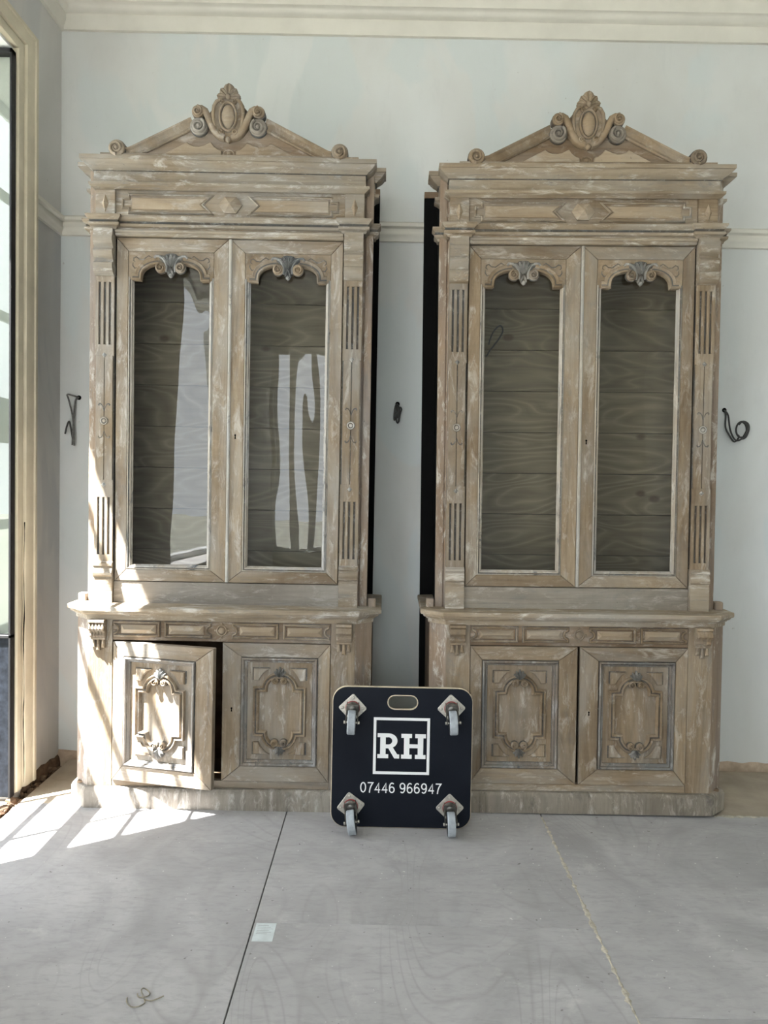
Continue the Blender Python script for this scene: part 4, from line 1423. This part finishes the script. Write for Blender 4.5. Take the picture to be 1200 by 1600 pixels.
# slab-serif letters
LZ0, LZ1 = 0.2965, 0.402
def letter_R(bm, x0, sc, z0):
    def P(pts): return [(x0 + p[0] * sc, z0 + p[1] * sc) for p in pts]
    y0, y1 = -0.0009, 0.0
    prism(bm, P([(0, 0), (0.44, 0), (0.44, 0.16), (0.33, 0.16), (0.33, 0.84), (0.0, 0.84 + 0.16), (0.0, 0.84), (0.11, 0.84), (0.11, 0.16), (0, 0.16)]), y0, y1)
    prism(bm, P([(0.0, 0.84), (0.40, 0.84), (0.40, 1.0), (0.0, 1.0)]), y0 - 0.00005, y1)
    # bowl
    pts_o, pts_i = [], []
    for k in range(13):
        a = radians(90 - 180 * k / 12)
        pts_o.append((0.44 + 0.36 * cos(a), 0.70 + 0.30 * sin(a)))
        pts_i.append((0.44 + 0.15 * cos(a), 0.70 + 0.145 * sin(a)))
    prism(bm, P([(0.30, 1.0)] + pts_o + [(0.30, 0.40), (0.30, 0.555)] + pts_i[::-1] + [(0.30, 0.845)]), y0 - 0.0001, y1)
    prism(bm, P([(0.40, 0.46), (0.60, 0.46), (0.80, 0.16), (0.88, 0.16), (0.88, 0.0), (0.68, 0.0)]), y0 - 0.00015, y1)
def letter_H(bm, x0, sc, z0):
    def P(pts): return [(x0 + p[0] * sc, z0 + p[1] * sc) for p in pts]
    y0, y1 = -0.0009, 0.0
    for dx in (0.0, 0.56):
        prism(bm, P([(dx + 0.11, 0.16), (dx + 0.33, 0.16), (dx + 0.33, 0.84), (dx + 0.11, 0.84)]), y0, y1)
        prism(bm, P(rect(dx, dx + 0.43, 0, 0.16)), y0, y1)
        prism(bm, P(rect(dx, dx + 0.43, 0.84, 1.0)), y0, y1)
    prism(bm, P(rect(0.33, 0.67, 0.43, 0.585)), y0, y1)
bm = nb(); letter_R(bm, -0.1035, 0.1055, LZ0)
obj('letter_r', bm, 'white_print', dolly, smooth=0)
bm = nb(); letter_H(bm, -0.003, 0.1045, LZ0)
obj('letter_h', bm, 'white_print', dolly, smooth=0)
# phone number in plain grotesque figures, one stroke path set per figure (unit box 0..0.56 x 0..1)
def arcp(cx_, cz_, rx, rz, a0, a1, n=14):
    return [(cx_ + rx * cos(radians(a0 + (a1 - a0) * k / n)), cz_ + rz * sin(radians(a0 + (a1 - a0) * k / n))) for k in range(n + 1)]
FIG = {
    '0': ([arcp(0.28, 0.5, 0.215, 0.445, 0, 360, 28)[:-1]], True),
    '7': ([[(0.045, 0.945), (0.51, 0.945), (0.46, 0.87), (0.33, 0.62), (0.25, 0.36), (0.205, 0.0)]], False),
    '4': ([[(0.53, 0.285), (0.075, 0.285), (0.395, 0.93), (0.395, 0.0)]], False),
    '6': ([arcp(0.285, 0.315, 0.205, 0.26, 170, -190, 26), arcp(0.30, 0.50, 0.225, 0.445, 52, 195, 16)], False),
    '9': ([arcp(0.275, 0.675, 0.205, 0.265, -10, 350, 26), arcp(0.26, 0.50, 0.225, 0.445, 232, 375, 16)], False),
}
def figure(bm, ch, x0, z0, sx, sz, y):
    paths, closed = FIG[ch]
    for n_, pth in enumerate(paths):
        pp = [(x0 + p[0] * sx, z0 + p[1] * sz) for p in pth]
        hw = 0.00245
        ridge(bm, pp, [(hw, 0.0), (hw, 0.0009), (-hw, 0.0009), (-hw, 0.0)], 0.0 - 0.00005 * n_, closed=closed)
num = '07446 966947'
adv = 0.346 / (11 * 0.56 + 11 * 0.075 + 0.0 - 0.56 + 0.34)
bm = nb()
xx = -0.174
fw = 0.0288 / 0.56
px0 = xx
for ch in num:
    if ch == ' ':
        px0 += 0.0150
        continue
    figure(bm, ch, px0, 0.1495, fw * 0.93, 0.0445, 0.0)
    px0 += 0.0303
obj('phone_number', bm, 'white_print', dolly, smooth=0)

def build_caster():
    """axis of swivel points to -y; origin at the plate centre on the deck face"""
    b = nb()
    r = 0.057
    P = []
    for k in range(4):
        a = pi / 2 * k
        c_ = (r * 0.86 * cos(a), r * 0.86 * sin(a))
        for da in (-0.9, -0.45, 0, 0.45, 0.9):
            P.append((c_[0] + 0.009 * cos(a + da), c_[1] + 0.009 * sin(a + da)))
    prism(b, P, -0.0035, 0.0, 0.001)
    c = obj('castor', b, 'zinc', dolly, smooth=30)
    for k in range(4):
        a = pi / 2 * k
        b = nb()
        lathe(b, [(0.0062, 0.0), (0.0062, 0.003), (0.0045, 0.0055), (0.001, 0.006)], 'y', 10, mat=Matrix.Translation((0.043 * cos(a), -0.003, 0.043 * sin(a))))
        obj('bolt', b, 'zinc', c, smooth=40)
    b = nb()
    lathe(b, [(0.030, 0.003), (0.031, 0.006), (0.030, 0.009)], 'y', 28)
    obj('bearing_ring', b, 'red_ring', c, smooth=40)
    b = nb()
    lathe(b, [(0.027, 0.008), (0.029, 0.012), (0.029, 0.020), (0.024, 0.026), (0.012, 0.032), (0.002, 0.033)], 'y', 28)
    # fork arms swept down to the axle
    for s in (-1, 1):
        arm = [(0.012, -0.014, 0.028), (0.012, -0.018, -0.026), (0.012, -0.060, -0.052), (0.012, -0.074, -0.050), (0.012, -0.074, -0.030), (0.012, -0.030, 0.012)]
        xa, xb = sorted((s * 0.0225, s * 0.0255))
        extrude_x(b, [(p[1], p[2]) for p in arm], xa, xb)
    box(b, -0.0255, 0.0255, -0.030, -0.022, -0.024, 0.022, 0.002)
    f = obj('fork', b, 'dark_steel', c, smooth=30)
    CYW, CZW, RW = -0.068, -0.043, 0.0495
    b = nb()
    lathe(b, [(0.012, -0.016), (RW - 0.008, -0.0165), (RW - 0.003, -0.0165), (RW, -0.0125), (RW, 0.0125), (RW - 0.003, 0.0165), (RW - 0.008, 0.0165), (0.012, 0.016)], 'x', 32, mat=Matrix.Translation((0, CYW, CZW)))
    for fce in b.faces:
        cc = fce.calc_center_median()
        rr_ = sqrt((cc.y - CYW) ** 2 + (cc.z - CZW) ** 2)
        fce.material_index = 0 if rr_ > RW - 0.0055 else 1
    obj('wheel', b, ['rubber', 'rubber_dark'], c, smooth=35)
    b = nb()
    lathe(b, [(0.0035, -0.033), (0.0065, -0.0325), (0.0065, -0.027), (0.004, -0.0265), (0.004, 0.0265), (0.0065, 0.027), (0.0065, 0.0325), (0.0035, 0.033)], 'x', 10, mat=Matrix.Translation((0, CYW, CZW)))
    obj('axle', b, 'zinc', c, smooth=30)
    return c
c0 = build_caster()
spots = ((-0.211, 0.507, 0.03), (0.206, 0.513, -0.06), (-0.211, 0.0915, -0.16), (0.207, 0.0925, -0.03))
for i, (x, z, a) in enumerate(spots):
    c = c0 if i == 0 else copy_tree(c0, dolly)
    c.location = (x, -0.0002, z)
    c.rotation_euler = (0, a, 0)

# ------------------------------------------------------------------ cables on the wall
def cable(name, label, strands, r, hole):
    root = empty(name, hole)
    tag(root, label, 'cable', 'cut cables hanging from the back wall')
    for pts, mat in strands:
        b = nb()
        tube(b, [(p[0] - hole[0], p[1] - hole[1], p[2] - hole[2]) for p in pts], r, 7, smooth=5)
        obj('strand', b, mat, root, smooth=60)
    b = nb()
    lathe(b, [(0.012, 0.0005), (0.012, 0.0015)], 'y', 12)
    obj('wall_hole', b, 'dark_hole', root, smooth=0)
    return root
def wp(u, v, out=0.02):
    """wall point from photo measurements, metres: x per px on the back wall"""
    du, dv = u - 600, v - 748.0
    return (0.00329 * (du + 0.0195 * dv) * 1.0 + 0.0, YB - out, 1.45 - 0.00329 * ((v - 758) - 0.0195 * du) * 1.0)
h1 = wp(124.5, 622, 0.0)
cable('cable', 'kinked grey cable on the wall left of the cabinets', [
    ([wp(124, 622, 0.0), wp(119, 620, 0.025), wp(110, 618, 0.03), wp(112, 626, 0.03), wp(117, 648, 0.03), wp(119, 672, 0.025), wp(119.5, 697, 0.03)], 'cable_worn'),
    ([wp(123, 623, 0.0), wp(121, 627, 0.02), wp(119, 650, 0.025), wp(118, 672, 0.03), wp(116.5, 696, 0.03)], 'cable_worn'),
    ([wp(117, 690, 0.025), wp(115, 672, 0.03), wp(113.5, 661, 0.035), wp(111.5, 661, 0.035), wp(109, 670, 0.04), wp(107, 679, 0.04)], 'cable'),
], 0.0045, h1)
h2 = wp(620, 632, 0.0)
cable('cable', 'short looped dark cable on the wall between the cabinets', [
    ([wp(620, 632, 0.0), wp(617, 635, 0.03), wp(615, 646, 0.035), wp(614.5, 656, 0.03), wp(616, 657, 0.035), wp(617.5, 650, 0.04), wp(619, 636, 0.035), wp(620.5, 637, 0.04), wp(620.5, 655, 0.04)], 'cable'),
    ([wp(620.5, 633, 0.0), wp(622, 640, 0.04), wp(621.5, 660, 0.035), wp(618.5, 660, 0.035), wp(618, 648, 0.04)], 'cable'),
    ([wp(626, 640, 0.02), wp(624.5, 638, 0.03), wp(622.8, 642, 0.035), wp(622, 660, 0.03), wp(623.5, 650, 0.03), wp(626.5, 640, 0.03)], 'cable'),
], 0.0042, h2)
h3 = wp(1128.5, 641.5, 0.0)
loop = []
for k in range(20):
    a = radians(250 - 36 * k)
    e = 0.012 * (k % 10) / 10
    loop.append(wp(1150.5 + (7.5 + 0.05 * k) * cos(a), 672.5 - (11.5 + 0.05 * k) * sin(a), 0.03 + 0.004 * (k // 10) + e))
cable('cable', 'coiled dark cable on the wall right of the cabinets', [
    ([wp(1128, 642, 0.0), wp(1128.5, 648, 0.02), wp(1127.5, 668, 0.025), wp(1133, 681, 0.03), wp(1141, 691, 0.03)] + loop, 'cable'),
    ([wp(1129, 642, 0.0), wp(1132, 650, 0.02), wp(1135, 673, 0.025), wp(1142, 688, 0.03), wp(1150, 687, 0.04), wp(1157, 675, 0.045), wp(1159, 664, 0.045), wp(1154, 661, 0.04)], 'cable'),
    ([wp(1151, 687, 0.03), wp(1157, 684, 0.04), wp(1161, 672, 0.045), wp(1159, 663, 0.045), wp(1152, 660, 0.04), wp(1146, 665, 0.04)], 'cable'),
], 0.0045, h3)

wl = [(0.505, 3.80, 2.16), (0.52, 3.79, 2.21), (0.545, 3.79, 2.245), (0.565, 3.79, 2.25), (0.572, 3.79, 2.225), (0.555, 3.79, 2.19), (0.53, 3.79, 2.155), (0.512, 3.79, 2.13), (0.495, 3.80, 2.10)]
b = nb()
tube(b, [(p[0] - 0.53, p[1] + 0.055 - 3.84, p[2] - 2.25) for p in wl], 0.004, 7, smooth=4)
tag(obj('wire_loop', b, 'cable', None, (0.53, 3.84, 2.25), smooth=60), 'thin dark wire loop hanging inside the right-hand cabinet behind its upper left pane', 'wire')

# ------------------------------------------------------------------ paper label on the floor
lab = empty('paper_label', (-0.36, 2.43, 0.0))
tag(lab, 'small pale blue printed paper label stuck to the floor', 'label')
bm = nb()
box(bm, -0.033, 0.033, -0.051, 0.051, 0.0004, 0.0009)
obj('paper', bm, 'paper', lab, smooth=0)
bm = nb()
for k in range(6):
    w_ = 0.018 + 0.008 * ((k * 37) % 5) / 4
    box(bm, -0.026, -0.026 + 2 * w_, 0.036 - k * 0.009 - 0.0012, 0.036 - k * 0.009, 0.0009, 0.0011)
obj('print_lines', bm, 'ink', lab, smooth=0)

# ------------------------------------------------------------------ string scrap on the floor
b = nb()
P0 = [(-0.67, 2.119), (-0.663, 2.105), (-0.649, 2.104), (-0.635, 2.111), (-0.638, 2.126), (-0.658, 2.142), (-0.664, 2.135), (-0.656, 2.117), (-0.645, 2.098), (-0.637, 2.08), (-0.65, 2.066), (-0.668, 2.063), (-0.688, 2.082), (-0.692, 2.1)]
P1 = [(-0.644, 2.096), (-0.623, 2.089), (-0.607, 2.099), (-0.593, 2.111)]
cx_, cy_ = -0.645, 2.10
sroot = empty('string_scrap', (cx_, cy_, 0.0))
tag(sroot, 'short looped scrap of dirty string lying near the lower left floor', 'string')
for P in (P0, P1):
    b = nb()
    tube(b, [(p[0] - cx_, p[1] - cy_, 0.0022 + 0.0006 * (k % 2)) for k, p in enumerate(P)], 0.0016, 6, smooth=4)
    obj('strand', b, 'string', sroot, smooth=60)
